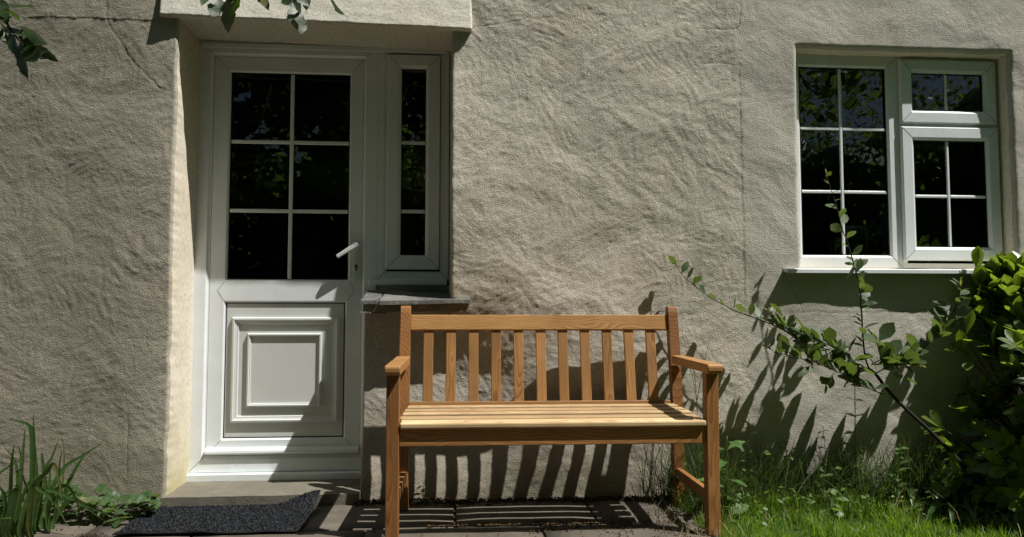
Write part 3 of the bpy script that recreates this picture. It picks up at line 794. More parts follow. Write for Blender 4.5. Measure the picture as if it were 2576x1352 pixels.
# weld lines: mitres at the four corners and the pointed joints of the mid rail
def seam_line(a, b, w=0.0009):
    d = Vector((b[0] - a[0], 0, b[1] - a[1])).normalized(); p = Vector((-d.z, 0, d.x)) * w
    i = len(SV); y = yl - 0.0006
    for q, s in ((a, 1), (a, -1), (b, -1), (b, 1)): SV.append((q[0] + p.x * s, y, q[1] + p.z * s))
    SF.append((i, i + 1, i + 2, i + 3))
for a, b in [((LX0, LZ1), (gl[0] - .009, gl[3] + .009)), ((LX1, LZ1), (gl[1] + .009, gl[3] + .009)), ((LX0, LZ0), (pn[0] - .009, pn[2] - .009)), ((LX1, LZ0), (pn[1] + .009, pn[2] - .009)),
             ((-1.130, zm), (gl[0] - .009, gl[2] - .009)), ((-1.130, zm), (pn[0] - .009, pn[3] + .009)), ((-0.472, zm), (gl[1] + .009, gl[2] - .009)), ((-0.472, zm), (pn[1] + .009, pn[3] + .009))]:
    seam_line(a, b)
mesh_obj('weld_seam', SV, SF, M['seam'], door)['kind'] = 'stuff'
random.seed(11)
panes(door, [gl[0], -0.7915, gl[1]], [gl[2], 1.3425, 1.6855, gl[3]], 0.327)
gasket(door, *gl, 0.3200); gasket(door, *pn, 0.3195, 0.005)
# infill panel with two raised mouldings
V, F = [], []
yp = 0.3215
b = 0
V += [(pn[0], yp, pn[2]), (pn[1], yp, pn[2]), (pn[1], yp, pn[3]), (pn[0], yp, pn[3])]; F.append((0, 1, 2, 3))
mesh_obj('panel', V, F, M['upvc_panel'], door)
def moulding(x0, x1, z0, z1, prof):
    V, F = [], []
    frame_faces(V, F, x0, x1, z0, z1, [(i, yp + y) for i, y in prof])
    o = mesh_obj('moulding', V, F, M['upvc_panel'], door)
    return o
moulding(-1.058, -0.545, 0.313, 0.821, [(0, 0.001), (0.001, -0.010), (0.005, -0.0155), (0.012, -0.0165), (0.017, -0.011), (0.019, -0.011), (0.022, -0.0085), (0.030, -0.0075), (0.034, 0.001)])
moulding(-0.985, -0.628, 0.387, 0.744, [(0, 0.001), (0.001, -0.006), (0.004, -0.0145), (0.010, -0.0155), (0.013, -0.010), (0.017, -0.010), (0.019, -0.0045), (0.026, -0.0040)])
V = [(-0.960, yp - 0.004, 0.412), (-0.653, yp - 0.004, 0.412), (-0.653, yp - 0.004, 0.719), (-0.960, yp - 0.004, 0.719)]
mesh_obj('raised_field', V, [(0, 1, 2, 3)], M['upvc_panel'], door)
# weather bar along the foot of the door
prof = [(0.3105, 0.199), (0.292, 0.195), (0.283, 0.186), (0.281, 0.176), (0.288, 0.168), (0.3105, 0.166)]
V, F = [], []
for x in (-1.163, -0.444): V += [(x, y, z) for y, z in prof]
n = len(prof)
for k in range(n - 1): F.append((k, k + n, k + n + 1, k + 1))
F += [tuple(range(n)), tuple(range(2 * n - 1, n - 1, -1))]
mesh_obj('weather_bar', V, F, M['upvc'], door)
# lever handle on its long plate, key cylinder
handle = box('handle', -0.481, -0.455, 0.300, yl - 0.0005, 0.995, 1.198, M['upvc_panel'], door, 0.004, 2)
bm = bmesh.new(); box_bm(bm, -0.108, 0.012, -0.009, 0.009, -0.011, 0.011, 0.004, 2)
for v in bm.verts:
    t = (v.co.x + 0.108) / 0.12
    v.co.z *= 0.85 + 0.25 * t; v.co.y += -0.006 * math.sin(t * math.pi)
bmesh.ops.rotate(bm, verts=bm.verts, cent=(0, 0, 0), matrix=Matrix.Rotation(math.radians(-33), 3, 'Y'))
bmesh.ops.translate(bm, verts=bm.verts, vec=(-0.464, 0.262, 1.172))
r = bmesh.ops.create_cone(bm, segments=14, radius1=0.011, radius2=0.011, depth=0.04, cap_ends=True)
bmesh.ops.rotate(bm, verts=r['verts'], cent=(0, 0, 0), matrix=Matrix.Rotation(math.radians(90), 3, 'X'))
bmesh.ops.translate(bm, verts=r['verts'], vec=(-0.466, 0.284, 1.170))
bm_obj('lever', bm, M['upvc_panel'], door)
bm = bmesh.new()
r = bmesh.ops.create_cone(bm, segments=16, radius1=0.0078, radius2=0.0078, depth=0.008, cap_ends=True)
bmesh.ops.rotate(bm, verts=r['verts'], cent=(0, 0, 0), matrix=Matrix.Rotation(math.radians(90), 3, 'X'))
bmesh.ops.translate(bm, verts=r['verts'], vec=(-0.466, 0.2975, 1.071))
box_bm(bm, -0.4705, -0.4615, 0.2945, 0.3015, 1.047, 1.066, 0.002)
bm_obj('lock', bm, M['metal'], door)

# narrow side window
V, F, SV, SF = [], [], [], []
sfp = [(0, 0.345), (0, 0.300), (0.003, 0.298), (0.026, 0.298), (0.030, 0.303), (0.042, 0.303), (0.044, 0.345)]
SW = (-0.3645, -0.014, 1.004, 2.184)
frame_faces(V, F, *SW, sfp); seam_faces(SV, SF, *SW, sfp[2:6], (0, 1))
side = mesh_obj('side_window', V, F, M['upvc'], cottage)
side['label'] = 'narrow white side window of three panes beside the door'
mesh_obj('weld_seam', SV, SF, M['seam'], side)['kind'] = 'stuff'
V, F, SV, SF = [], [], [], []
ssp = [(0, 0.325), (0, 0.292), (0.004, 0.288), (0.055, 0.288), (0.070, 0.300), (0.070, 0.33)]
SS = (-0.322, -0.060, 1.056, 2.134)
frame_faces(V, F, *SS, ssp); seam_faces(SV, SF, *SS, ssp[2:5])
mesh_obj('sash', V, F, M['upvc'], side); mesh_obj('weld_seam', SV, SF, M['seam'], side)['kind'] = 'stuff'
panes(side, [-0.251, -0.131], [1.127, 1.345, 1.690, 2.063], 0.306)
gasket(side, -0.251, -0.131, 1.127, 2.063, 0.3015)
box('cill', -0.398, -0.022, 0.247, 0.31, 0.977, 1.0035, M['upvc'], side, 0.003)
box('frame_infill', -0.3635, -0.014, 0.312, 0.345, 0.80, 0.9765, M['upvc'], side)

# right hand window
V, F, SV, SF = [], [], [], []
WF = (1.650, 2.752, 1.062, 2.124)
wfp = [(0, 0.16), (0, 0.097), (0.004, 0.094), (0.052, 0.094), (0.062, 0.104), (0.062, 0.16)]
frame_faces(V, F, 1.650, 2.222, 1.062, 2.124, wfp); seam_faces(SV, SF, 1.650, 2.222, 1.062, 2.124, wfp[2:5])
frame_faces(V, F, 2.222, 2.752, 1.062, 2.124, [(0, 0.16), (0, 0.0955), (0.024, 0.0955), (0.026, 0.16)])
i = len(V)
V += [(2.24, 0.0965, 1.755), (2.74, 0.0965, 1.755), (2.74, 0.0965, 1.797), (2.24, 0.0965, 1.797)]; F.append((i, i + 1, i + 2, i + 3))
window = mesh_obj('window', V, F, M['upvc'], cottage)
window['label'] = 'white window with six-pane light and two opening sashes'
mesh_obj('weld_seam', SV, SF, M['seam'], window)['kind'] = 'stuff'
panes(window, [1.712, 1.926, 2.160], [1.124, 1.439, 1.754, 2.062], 0.112, 0.007)
gasket(window, 1.712, 2.160, 1.124, 2.062, 0.1045, 0.005)
wsp = [(0, 0.12), (0, 0.080), (0.005, 0.075), (0.052, 0.075), (0.066, 0.088), (0.066, 0.12)]
for (a, b, c, d, xs, zs) in [(2.224, 2.728, 1.785, 2.106, [2.290, 2.470, 2.662], [1.851, 2.040]), (2.222, 2.730, 1.100, 1.766, [2.288, 2.467, 2.664], [1.166, 1.420, 1.700])]:
    V, F, SV, SF = [], [], [], []
    frame_faces(V, F, a, b, c, d, wsp); seam_faces(SV, SF, a, b, c, d, wsp[2:5])
    mesh_obj('sash', V, F, M['upvc'], window); mesh_obj('weld_seam', SV, SF, M['seam'], window)['kind'] = 'stuff'
    panes(window, xs, zs, 0.095, 0.007)
    gasket(window, xs[0], xs[-1], zs[0], zs[-1], 0.0885)
prof = [(0.15, 1.056), (-0.040, 1.049), (-0.046, 1.045), (-0.046, 1.029), (-0.036, 1.028), (-0.036, 1.034), (0.15, 1.036)]
V, F = [], []
for x in (1.565, 2.80): V += [(x, y, z) for y, z in prof]
n = len(prof)
for k in range(n - 1): F.append((k, k + n, k + n + 1, k + 1))
F += [tuple(range(n)), tuple(range(2 * n - 1, n - 1, -1))]
mesh_obj('window_sill', V, F, M['upvc'], window)

# slate ledge under the side window: three slates bedded on mortar
def rough_slab(name, corners_top, thick, mat, parent, seed, cuts=7):
    """corners_top: four (x, y, z), front-left, front-right, back-right, back-left"""
    a, b, c, d = [np.array(p, float) for p in corners_top]
    n = 16; m = 10
    V, F = [], []
    for side in (0, 1):
        for j in range(m + 1):
            for i in range(n + 1):
                u, v = i / n, j / m
                p = (a * (1 - u) + b * u) * (1 - v) + (d * (1 - u) + c * u) * v
                e = min(u, 1 - u, v, 1 - v)
                k = 0.005 if e == 0 else 0.0
                p = p + np.array([k * float(perlin(p[1] * 40, p[0] * 20, seed)), k * 1.2 * float(perlin(p[0] * 40, p[1] * 20, seed + 1)), 0])
                p[2] += 0.003 * float(perlin(p[0] * 14, p[1] * 20, seed + 2)) - side * thick
                V.append(tuple(p))
    w = n + 1; o = (n + 1) * (m + 1)
    for j in range(m):
        for i in range(n):
            q = (j * w + i, j * w + i + 1, (j + 1) * w + i + 1, (j + 1) * w + i)
            F.append(q); F.append(tuple(o + t for t in reversed(q)))
    ringi = [i for i in range(w)] + [j * w + n for j in range(1, m + 1)] + [m * w + i for i in range(n - 1, -1, -1)] + [j * w for j in range(m - 1, 0, -1)]
    for p, q in zip(ringi, ringi[1:] + ringi[:1]): F.append((q, p, o + p, o + q))
    return mesh_obj(name, V, F, mat, parent, False)
ledge = rough_slab('slate_ledge', [(-0.396, -0.004, 0.8835), (0.080, 0.006, 0.8865), (0.03, 0.30, 0.895), (-0.40, 0.30, 0.895)], 0.038, M['mortar'], cottage, 91)
rough_slab('slate', [(-0.404, -0.018, 0.896), (-0.331, -0.016, 0.897), (-0.318, 0.26, 0.952), (-0.402, 0.26, 0.952)], 0.016, M['slate'], ledge, 92)
rough_slab('slate', [(-0.322, -0.020, 0.896), (0.088, -0.006, 0.903), (0.078, 0.045, 0.915), (-0.309, 0.26, 0.955)], 0.018, M['slate'], ledge, 95)
rough_slab('slate', [(-0.315, 0.10, 0.918), (0.0, 0.05, 0.910), (0.0, 0.29, 0.950), (-0.32, 0.29, 0.952)], 0.016, M['slate'], ledge, 97)
rough_slab('bedding_slate', [(-0.408, -0.014, 0.849), (-0.30, 0.012, 0.847), (-0.30, 0.2, 0.847), (-0.408, 0.2, 0.849)], 0.008, M['slate'], ledge, 99)

# concrete doorstep
rough_slab('doorstep', [(-1.245, -0.025, 0.044), (-0.402, -0.018, 0.044), (-0.402, 0.34, 0.049), (-1.245, 0.34, 0.049)], 0.06, M['step'], cottage, 103)

# ------------------------------------------------------------------ bench
bench = thing('garden_bench', 'two-seat slatted wooden garden bench against the rendered wall', 'bench', (0.395, -0.36, 0.0))
bench.rotation_euler = (0, 0, math.radians(-0.9))
BM = bench.matrix_basis.copy()
BM = Matrix.Translation((0.395, -0.36, 0)) @ Matrix.Rotation(math.radians(-0.9), 4, 'Z')
def bench_part(name, me, loc):
    o = bpy.data.objects.new(name, me); COL.objects.link(o)
    o.parent = bench
    o.matrix_basis = loc
    return o
def beam_mesh(name, length, w, t, bev=0.004, mat='wood', seg=2, jitter=0.0):
    bm = bmesh.new(); box_bm(bm, 0, length, -w / 2, w / 2, -t / 2, t / 2, bev, seg)
    me = bpy.data.meshes.new(name); bm.to_mesh(me); bm.free(); me.materials.append(M[mat])
    return me
def beam(name, p0, p1, w, t, wdir, bev=0.004, mat='wood', me=None):
    """board from p0 to p1, width w along wdir"""
    p0, p1 = Vector(p0), Vector(p1)
    X_ = (p1 - p0).normalized(); Y_ = Vector(wdir); Y_ = (Y_ - X_ * Y_.dot(X_)).normalized(); Z_ = X_.cross(Y_)
    m = Matrix((X_, Y_, Z_)).transposed().to_4x4(); m.translation = p0
    return bench_part(name, me or beam_mesh(name, (p1 - p0).length, w, t, bev, mat), m)
# legs
for s in (-1, 1):
    beam('leg', (s * 0.606, -0.219, 0.0), (s * 0.606, -0.219, 0.614), 0.048, 0.050, (1, 0, 0), 0.003, 'wood_frame')
    prof = [(0, 0.196), (0.40, 0.196), (0.60, 0.222), (0.845, 0.268), (0.866, 0.276), (0.874, 0.292), (0.868, 0.306), (0.84, 0.311), (0.60, 0.270), (0.42, 0.246), (0, 0.246)]
    bm = bmesh.new()
    a = [bm.verts.new((z, -0.0225, y)) for z, y in prof]; b = [bm.verts.new((z, 0.0225, y)) for z, y in prof]
    bm.faces.new(a); bm.faces.new(list(reversed(b)))
    for i in range(len(prof)):
        j = (i + 1) % len(prof); bm.faces.new((a[j], a[i], b[i], b[j]))
    bmesh.ops.bevel(bm, geom=[e for e in bm.edges], offset=0.0025, segments=1, affect='EDGES')
    me = bpy.data.meshes.new('leg'); bmesh.ops.recalc_face_normals(bm, faces=bm.faces); bm.to_mesh(me); bm.free(); me.materials.append(M['wood_frame'])
    m = Matrix(((0, 1, 0), (0, 0, 1), (1, 0, 0))).to_4x4(); m.translation = (s * 0.600, 0, 0)
    bench_part('leg', me, m)
    # arm with a rounded nose
    bm = bmesh.new(); box_bm(bm, 0, 0.50, -0.029, 0.029, -0.018, 0.018)
    nose = [e for e in bm.edges if all(v.co.x < 0.01 for v in e.verts) and abs(e.verts[0].co.z - e.verts[1].co.z) < 1e-6]
    bmesh.ops.bevel(bm, geom=nose, offset=0.012, segments=3, profile=0.5, affect='EDGES')
    bmesh.ops.bevel(bm, geom=[e for e in bm.edges if e.is_manifold and e.calc_face_angle(0) > 1.0], offset=0.004, segments=2, profile=0.5, affect='EDGES')
    me = bpy.data.meshes.new('arm'); bm.to_mesh(me); bm.free(); me.materials.append(M['wood'])
    a = math.radians(0.8)
    m = Matrix(((0, -1, 0), (1, 0, 0), (0, 0, 1))).to_4x4() @ Matrix.Rotation(-a, 4, 'Y'); m.translation = (s * 0.604, -0.288, 0.629)
    bench_part('arm', me, m)
    beam('side_stretcher', (s * 0.598, -0.194, 0.142), (s * 0.598, 0.196, 0.142), 0.045, 0.024, (0, 0, 1), 0.003, 'wood_frame')
    beam('seat_rail', (s * 0.598, -0.194, 0.376), (s * 0.598, 0.196, 0.370), 0.062, 0.028, (0, 0, 1), 0.003)
beam('front_apron', (-0.582, -0.222, 0.378), (0.582, -0.222, 0.378), 0.068, 0.024, (0, 0, 1), 0.003, 'wood_frame')
beam('rear_apron', (-0.578, 0.218, 0.376), (0.578, 0.218, 0.376), 0.060, 0.024, (0, 0, 1), 0.003)
for k, dz in enumerate((-0.004, -0.002, 0.003, 0.004, 0.007)):
    y0 = -0.250 + 0.093 * k
    x1 = 0.584
    if k == 0 or k == 4: x1 = 0.579
    beam('seat_slat', (-x1, y0 + 0.036, 0.427 + dz), (x1, y0 + 0.036, 0.427 + dz), 0.072, 0.022, (0, 1, 0.05 if k == 0 else 0), 0.006 if k == 0 else 0.0025, 'wood_seat')
tilt = Vector((0, 0.063, 0.32)).normalized()
beam('lower_rail', (-0.577, 0.222, 0.438), (0.577, 0.222, 0.438), 0.036, 0.030, tilt, 0.003)
beam('top_rail', (-0.577, 0.287, 0.797), (0.577, 0.287, 0.797), 0.068, 0.030, tilt, 0.003)
sl = beam_mesh('back_slat', 0.326, 0.0435, 0.015, 0.003)
for k in range(11):
    x = -0.4985 + 0.0995 * k
    beam('back_slat', (x, 0.221, 0.447), (x, 0.281, 0.767), 0.0435, 0.015, (1, 0, 0), 0, me=sl)

# ------------------------------------------------------------------ doormat
rs = np.random.RandomState(3)
def mat_pt(u, v, h):
    x = -1.268 + 0.69 * u + 0.004 * math.sin(9 * v) + (0.02 * (v - 0.3) if u > 0.5 else 0) * u
    y = -0.440 + 0.40 * v
    lift = float(sstep(0.70, 1.0, u) * sstep(0.55, 1.0, v))
    z = 0.004 + 0.003 * math.sin(6 * u) * (1 - v) ** 2 + 0.004 * max(0, math.sin(17 * u)) * (v < 0.02)
    z += 0.062 * lift
    y -= 0.012 * lift
    return Vector((x, y, z + h))
nu, nv = 40, 26
V, F = [], []
for side in (0, 1):
    for j in range(nv + 1):
        for i in range(nu + 1): V.append(mat_pt(i / nu, j / nv, 0.005 if side == 0 else 0.0))
w = nu + 1; o = w * (nv + 1)
for j in range(nv):
    for i in range(nu):
        q = (j * w + i, j * w + i + 1, (j + 1) * w + i + 1, (j + 1) * w + i)
        F.append(q); F.append(tuple(o + t for t in reversed(q)))
rg = list(range(w)) + [j * w + nu for j in range(1, nv + 1)] + [nv * w + i for i in range(nu - 1, -1, -1)] + [j * w for j in range(nv - 1, 0, -1)]
for p, q in zip(rg, rg[1:] + rg[:1]): F.append((p, o + p, o + q, q))
mat_o = mesh_obj('doormat', V, F, M['rubber'])
tag(mat_o, 'charcoal doormat with rubber edge and one curled corner on the paving', 'doormat')
V, F = [], []
for k in range(21000):
    u, v = rs.uniform(0.006, 0.994), rs.uniform(0.012, 0.995)
    p = mat_pt(u, v, 0.004)
    a = rs.uniform(0, 6.28); r = rs.uniform(0.0010, 0.0020); hh = rs.uniform(0.003, 0.0065)
    d = Vector((math.cos(a), math.sin(a), 0)); lean = Vector((rs.uniform(-1, 1), rs.uniform(-1, 1), 0)) * 0.006
    b = len(V)
    V += [p - d * r, p + d * r, p + d * r * 0.8 + lean + Vector((0, 0, hh)), p - d * r * 0.8 + lean + Vector((0, 0, hh * 0.9))]
    F.append((b, b + 1, b + 2, b + 3))
pile = mesh_obj('pile', V, F, M['pile'], mat_o)
pile['kind'] = 'stuff'

# ------------------------------------------------------------------ leaf templates
def leaf_mesh(name, mat, prof, fold=0.25, curl=0.15, twist=0.0, serr=0.0, seg=7, wave=0.0):
    """unit leaf along +X; prof(t) gives the half width"""
    V, F = [], []
    for i in range(seg + 1):
        t = i / seg
        w = prof(t) * (1 + (serr if i % 2 else -serr) * (0 < i < seg))
        z = -curl * t * t
        a = twist * t
        for s in (-1, 0, 1):
            yy = s * w; zz = abs(s) * fold * w + wave * math.sin(t * 11 + s) * w
            V.append((t, yy * math.cos(a) - zz * math.sin(a), z + zz * math.cos(a) + yy * math.sin(a)))
    for i in range(seg):
        b = i * 3
        F += [(b, b + 3, b + 4, b + 1), (b + 1, b + 4, b + 5, b + 2)]
    me = bpy.data.meshes.new(name)
    me.from_pydata(V, [], F); me.materials.append(mat)
    me.polygons.foreach_set('use_smooth', [True] * len(F)); me.update()
    return me
def lance(wmax, peak=0.45, stalk=0.0):
    def f(t):
        if t < stalk: return 0.012
        u = (t - stalk) / (1 - stalk)
        p = peak
        q = u ** (math.log(0.5) / math.log(p))
        return wmax * max(0.0, math.sin(math.pi * q)) ** 0.8 + 0.004
    return f
def orient(pos, d, nrm, ln, wd=None):
    d = Vector(d).normalized(); nrm = Vector(nrm)
    z = nrm - d * nrm.dot(d)
    if z.length < 1e-3: z = d.orthogonal()
    z.normalize(); y = z.cross(d)
    m = Matrix((d * ln, y * (wd or ln), z * ln)).transposed().to_4x4()
    m.translation = Vector(pos)
    return m
def rvec(r, s=1.0): return Vector((r.uniform(-1, 1), r.uniform(-1, 1), r.uniform(-1, 1))) * s

# ------------------------------------------------------------------ sapling by the window
rnd = random.Random(21)
sap = thing('sapling', 'young leafy sapling with thin dark branches leaning before the wall under the window', 'sapling', SAPLING['stem'][0][:2] + (-0.03,))
SL = [leaf_mesh('sapling_leaf', M['sapling_leaf'], lance(0.22, 0.5, 0.08), 0.22, 0.18, 0.2, 0.05), leaf_mesh('sapling_leaf', M['sapling_leaf'], lance(0.28, 0.55, 0.08), 0.15, -0.10, -0.3, 0.05),
      leaf_mesh('sapling_leaf', M['sapling_leaf'], lance(0.34, 0.58, 0.06), 0.12, 0.12, 0.1, 0.06)]
SY = leaf_mesh('young_leaf', M['young_leaf'], lance(0.17, 0.5, 0.05), 0.5, -0.1, 0.2)
stem_pts = [(SAPLING['stem'][0][0] + 0.03, SAPLING['stem'][0][1], -0.05)] + SAPLING['stem']
tube('stem', spline(stem_pts, 4), 0.0095, 0.006, M['bark'], sap, 8)
rad = {'up': 0.0042, 'left': 0.0044, 'left_b': 0.003, 'left_c': 0.003, 'low': 0.003, 'right': 0.0034, 'right_b': 0.0032, 'mid': 0.0025}
for nm, pts in SAPLING.items():
    if nm == 'stem': continue
    P = spline(pts, 5)
    tube('branch', P, rad[nm], 0.0011, M['bark'], sap, 6)
    acc = 0.0; L_ = sum((P[i + 1] - P[i]).length for i in range(len(P) - 1)); done = 0.0; side = 1
    nxt = 0.05 if nm in ('up', 'left') else 0.03
    for i in range(len(P) - 1):
        seg = (P[i + 1] - P[i]); ln = seg.length; dr = seg.normalized()
        while nxt <= done + ln:
            p = P[i] + dr * (nxt - done)
            f = nxt / L_
            az = rnd.choice((0, math.pi)) * (side > 0) + rnd.uniform(-0.9, 0.9)
            side = -side
            up = Vector((0, 0, 1)); a1 = dr.cross(up)
            if a1.length < 0.1: a1 = Vector((1, 0, 0))
            a1.normalize(); a2 = a1.cross(dr)
            q = rnd.uniform(0, 2 * math.pi)
            perp = a1 * math.cos(q) + a2 * math.sin(q)
            perp.z = abs(perp.z) * 0.6 + 0.1
            if nm == 'left': perp.y -= 0.6
            if p.y > -0.09: perp.y = -abs(perp.y)
            d = dr * rnd.uniform(0.1, 0.6) + perp.normalized() * rnd.uniform(0.7, 1.0)
            nrm = Vector((0.3, -0.45, 0.9)) + rvec(rnd, 0.75)
            big = rnd.uniform(0.058, 0.080) if nm == 'left' else rnd.uniform(0.042, 0.084) * (1.0 - 0.35 * max(0, f - 0.85) / 0.15)
            if nm in ('left_b', 'left_c', 'right', 'right_b', 'mid', 'low') and f < 0.85: big *= 1.4
            inst('leaf', rnd.choice(SL), orient(p, d, nrm, big), sap)
            step = rnd.uniform(0.026, 0.046) if nm in ('up', 'left') else rnd.uniform(0.013, 0.022)
            if nm in ('up', 'left') and f < 0.45: step *= 0.5
            nxt += step
        done += ln
    if nm in ('left', 'left_b', 'left_c', 'right', 'right_b', 'up'):
        for k in range(3 if nm != 'up' else 2):          # short side shoots in the crowded middle
            i = int(len(P) * rnd.uniform(0.04, 0.42)) if nm in ('left', 'up') else int(len(P) * rnd.uniform(0.1, 0.8))
            d0 = (P[min(i + 1, len(P) - 1)] - P[i - 1]).normalized()
            d1 = (d0 + rvec(rnd, 0.9) + Vector((0, -0.1, 0.25))).normalized()
            q = P[i] + d1 * rnd.uniform(0.05, 0.10)
            q.y = min(q.y, -0.07)
            tube('branch', [P[i], P[i].lerp(q, 0.5) + Vector((0, 0, 0.004)), q], 0.0015, 0.0008, M['bark'], sap, 5)
            for j in range(4):
                w_ = P[i].lerp(q, 0.35 + 0.21 * j)
                inst('leaf', rnd.choice(SL), orient(w_, d1 * 0.6 + rvec(rnd, 0.9), Vector((0.3, -0.45, 0.9)) + rvec(rnd, 0.7), rnd.uniform(0.05, 0.085)), sap)
    e = P[-1]; dr = (P[-1] - P[-3]).normalized()
    for k in range(4):
        inst('leaf', SY, orient(e - dr * 0.008 * k, dr + rvec(rnd, 0.55), rvec(rnd), rnd.uniform(0.018, 0.034)), sap)

# ------------------------------------------------------------------ glossy bush at the right edge
rnd = random.Random(8)
bush = thing('evergreen_bush', 'large glossy-leaved evergreen bush filling the right edge below the window', 'bush', (2.85, -0.42, -0.03))
BL = [leaf_mesh('bush_leaf', M['bush_leaf'], lance(0.19, 0.60, 0.10), 0.22, 0.14, 0.05, 0, 6), leaf_mesh('bush_leaf', M['bush_leaf'], lance(0.21, 0.62, 0.10), 0.30, -0.06, -0.1, 0, 6),
      leaf_mesh('bush_leaf', M['bush_leaf'], lance(0.18, 0.58, 0.10), 0.18, 0.25, 0.15, 0, 6)]
tips = [(2.46, -0.060, 0.83), (2.50, -0.070, 0.92), (2.445, -0.055, 0.79), (2.53, -0.080, 0.98), (2.58, -0.080, 1.03), (2.62, -0.10, 0.95), (2.56, -0.070, 0.88),
        (2.68, -0.10, 1.06), (2.64, -0.12, 0.88), (2.72, -0.12, 1.02), (2.60, -0.09, 0.82), (2.48, -0.060, 0.87), (2.62, -0.09, 1.01),
        (2.30, -0.46, 0.30), (2.24, -0.52, 0.22), (2.32, -0.58, 0.14), (2.25, -0.62, 0.10), (2.38, -0.52, 0.26), (2.30, -0.66, 0.05)]
lobes = [((2.88, -0.45, 0.60), (0.52, 0.36, 0.52)), ((2.66, -0.14, 0.84), (0.26, 0.07, 0.22)), ((2.66, -0.42, 0.22), (0.50, 0.32, 0.26)), ((2.74, -0.28, 0.50), (0.30, 0.18, 0.30)), ((3.02, -0.86, 0.72), (0.46, 0.34, 0.50)), ((2.84, -0.70, 0.92), (0.27, 0.24, 0.34)), ((2.30, -0.30, 0.12), (0.24, 0.17, 0.14))]
for k in range(18):                                # shoots pressed against the wall under the sill
    tips.append((rnd.uniform(2.45, 2.68), -rnd.uniform(0.055, 0.10), rnd.uniform(0.76, 1.05)))
for k in range(46):                                # shaded leaves hiding the wall foot behind the bush
    c, r = rnd.choice((((2.62, -0.13, 0.50), (0.26, 0.06, 0.30)), ((2.44, -0.15, 0.22), (0.26, 0.07, 0.20))))
    tips.append((c[0] + rnd.uniform(-1, 1) * r[0], c[1] + rnd.uniform(-1, 1) * r[1], max(0.04, c[2] + rnd.uniform(-1, 1) * r[2])))
while len(tips) < 500:
    c, r = lobes[rnd.choice((0, 0, 1, 1, 2, 2, 3, 4, 4, 5, 5, 5, 6))]
    u = Vector((rnd.gauss(0, 1), rnd.gauss(0, 1), rnd.gauss(0, 1))).normalized() * rnd.uniform(0.3, 1.0)
    p = (c[0] + u.x * r[0], min(c[1] + u.y * r[1], -0.09), c[2] + u.z * r[2])
    xw, zw = p[0] - 1.84 * -p[1], p[2] - 3.46 * -p[1]      # keep the wall between sapling and bush in the sun
    if zw > 0.02 and xw < 2.22 + 0.4 * (zw - 0.27): continue
    if p[2] > 0.03: tips.append(p)
base = Vector((2.85, -0.42, -0.03))
leaves = []
for t in tips:
    t = Vector(t)
    c = Vector((2.85, -0.42, 0.55))
    out = (t - c); out = (out.normalized() + Vector((0.1, -0.15, 0.55))).normalized()
    n = rnd.randint(6, 9)
    a1 = out.orthogonal().normalized(); a2 = out.cross(a1)
    for k in range(n):
        w = 2 * math.pi * k / n * 1.0 + rnd.uniform(-0.3, 0.3) + k * 0.3
        op = rnd.uniform(0.35, 1.15) * (0.5 + 0.7 * k / n)
        d = out * math.cos(op) + (a1 * math.cos(w) + a2 * math.sin(w)) * math.sin(op)
        ln = rnd.uniform(0.085, 0.140) * (0.6 if t.x < 2.5 and t.z < 0.3 and t.y > -0.45 else 1.0)
        nrm = out * 0.9 + Vector((0.25, -0.4, 0.3)) - (a1 * math.cos(w) + a2 * math.sin(w)) * 0.2 + rvec(rnd, 0.25)
        p = t - out * rnd.uniform(0.0, 0.03)
        if p.y + d.y * ln > -0.035: d.y = -abs(d.y) * 0.15
        q = p + d.normalized() * ln
        if any(e.z + 3.46 * e.y > 0.05 and e.x + 1.84 * e.y < 2.07 + 0.42 * (e.z + 3.46 * e.y - 0.27) for e in (p, q)): continue
        leaves.append((p, d, nrm, ln))
cl = Vector((0, -3.44, 0.837))
inview = lambda p: (p.x - cl.x) / (p.y - cl.y) < 0.86
leaves.sort(key=lambda q: (not inview(q[0]), (q[0] - cl).length))
for p, d, nrm, ln in leaves[:290]: inst('leaf', rnd.choice(BL), orient(p, d, nrm, ln), bush)
def merge(name, items, metas, parent, mat):
    V, F = [], []
    for m, me in items:
        b = len(V)
        V += [m @ v.co for v in me.vertices]
        F += [tuple(b + i for i in f.vertices) for f in me.polygons]
    o = mesh_obj(name, V, F, mat, parent, True)
    o['kind'] = 'stuff'
    return o
merge('inner_foliage', [(orient(p, d, nrm, ln), rnd.choice(BL)) for p, d, nrm, ln in leaves[290:]], None, bush, M['bush_leaf'])
V, F = [], []
for t in tips[::1]:
    t = Vector(t)
    c1 = base.lerp(t, 0.45) + Vector((0, 0, -0.05)) + rvec(rnd, 0.05)
    tv, tf = tube_data(spline([base + rvec(rnd, 0.04), c1, t], 4), [0.008 - 0.0055 * i / 8 for i in range(9)], 5)
    b = len(V); V += tv; F += [tuple(b + i for i in f) for f in tf]
st = mesh_obj('stems', V, F, M['twig'], bush, True); st['kind'] = 'stuff'

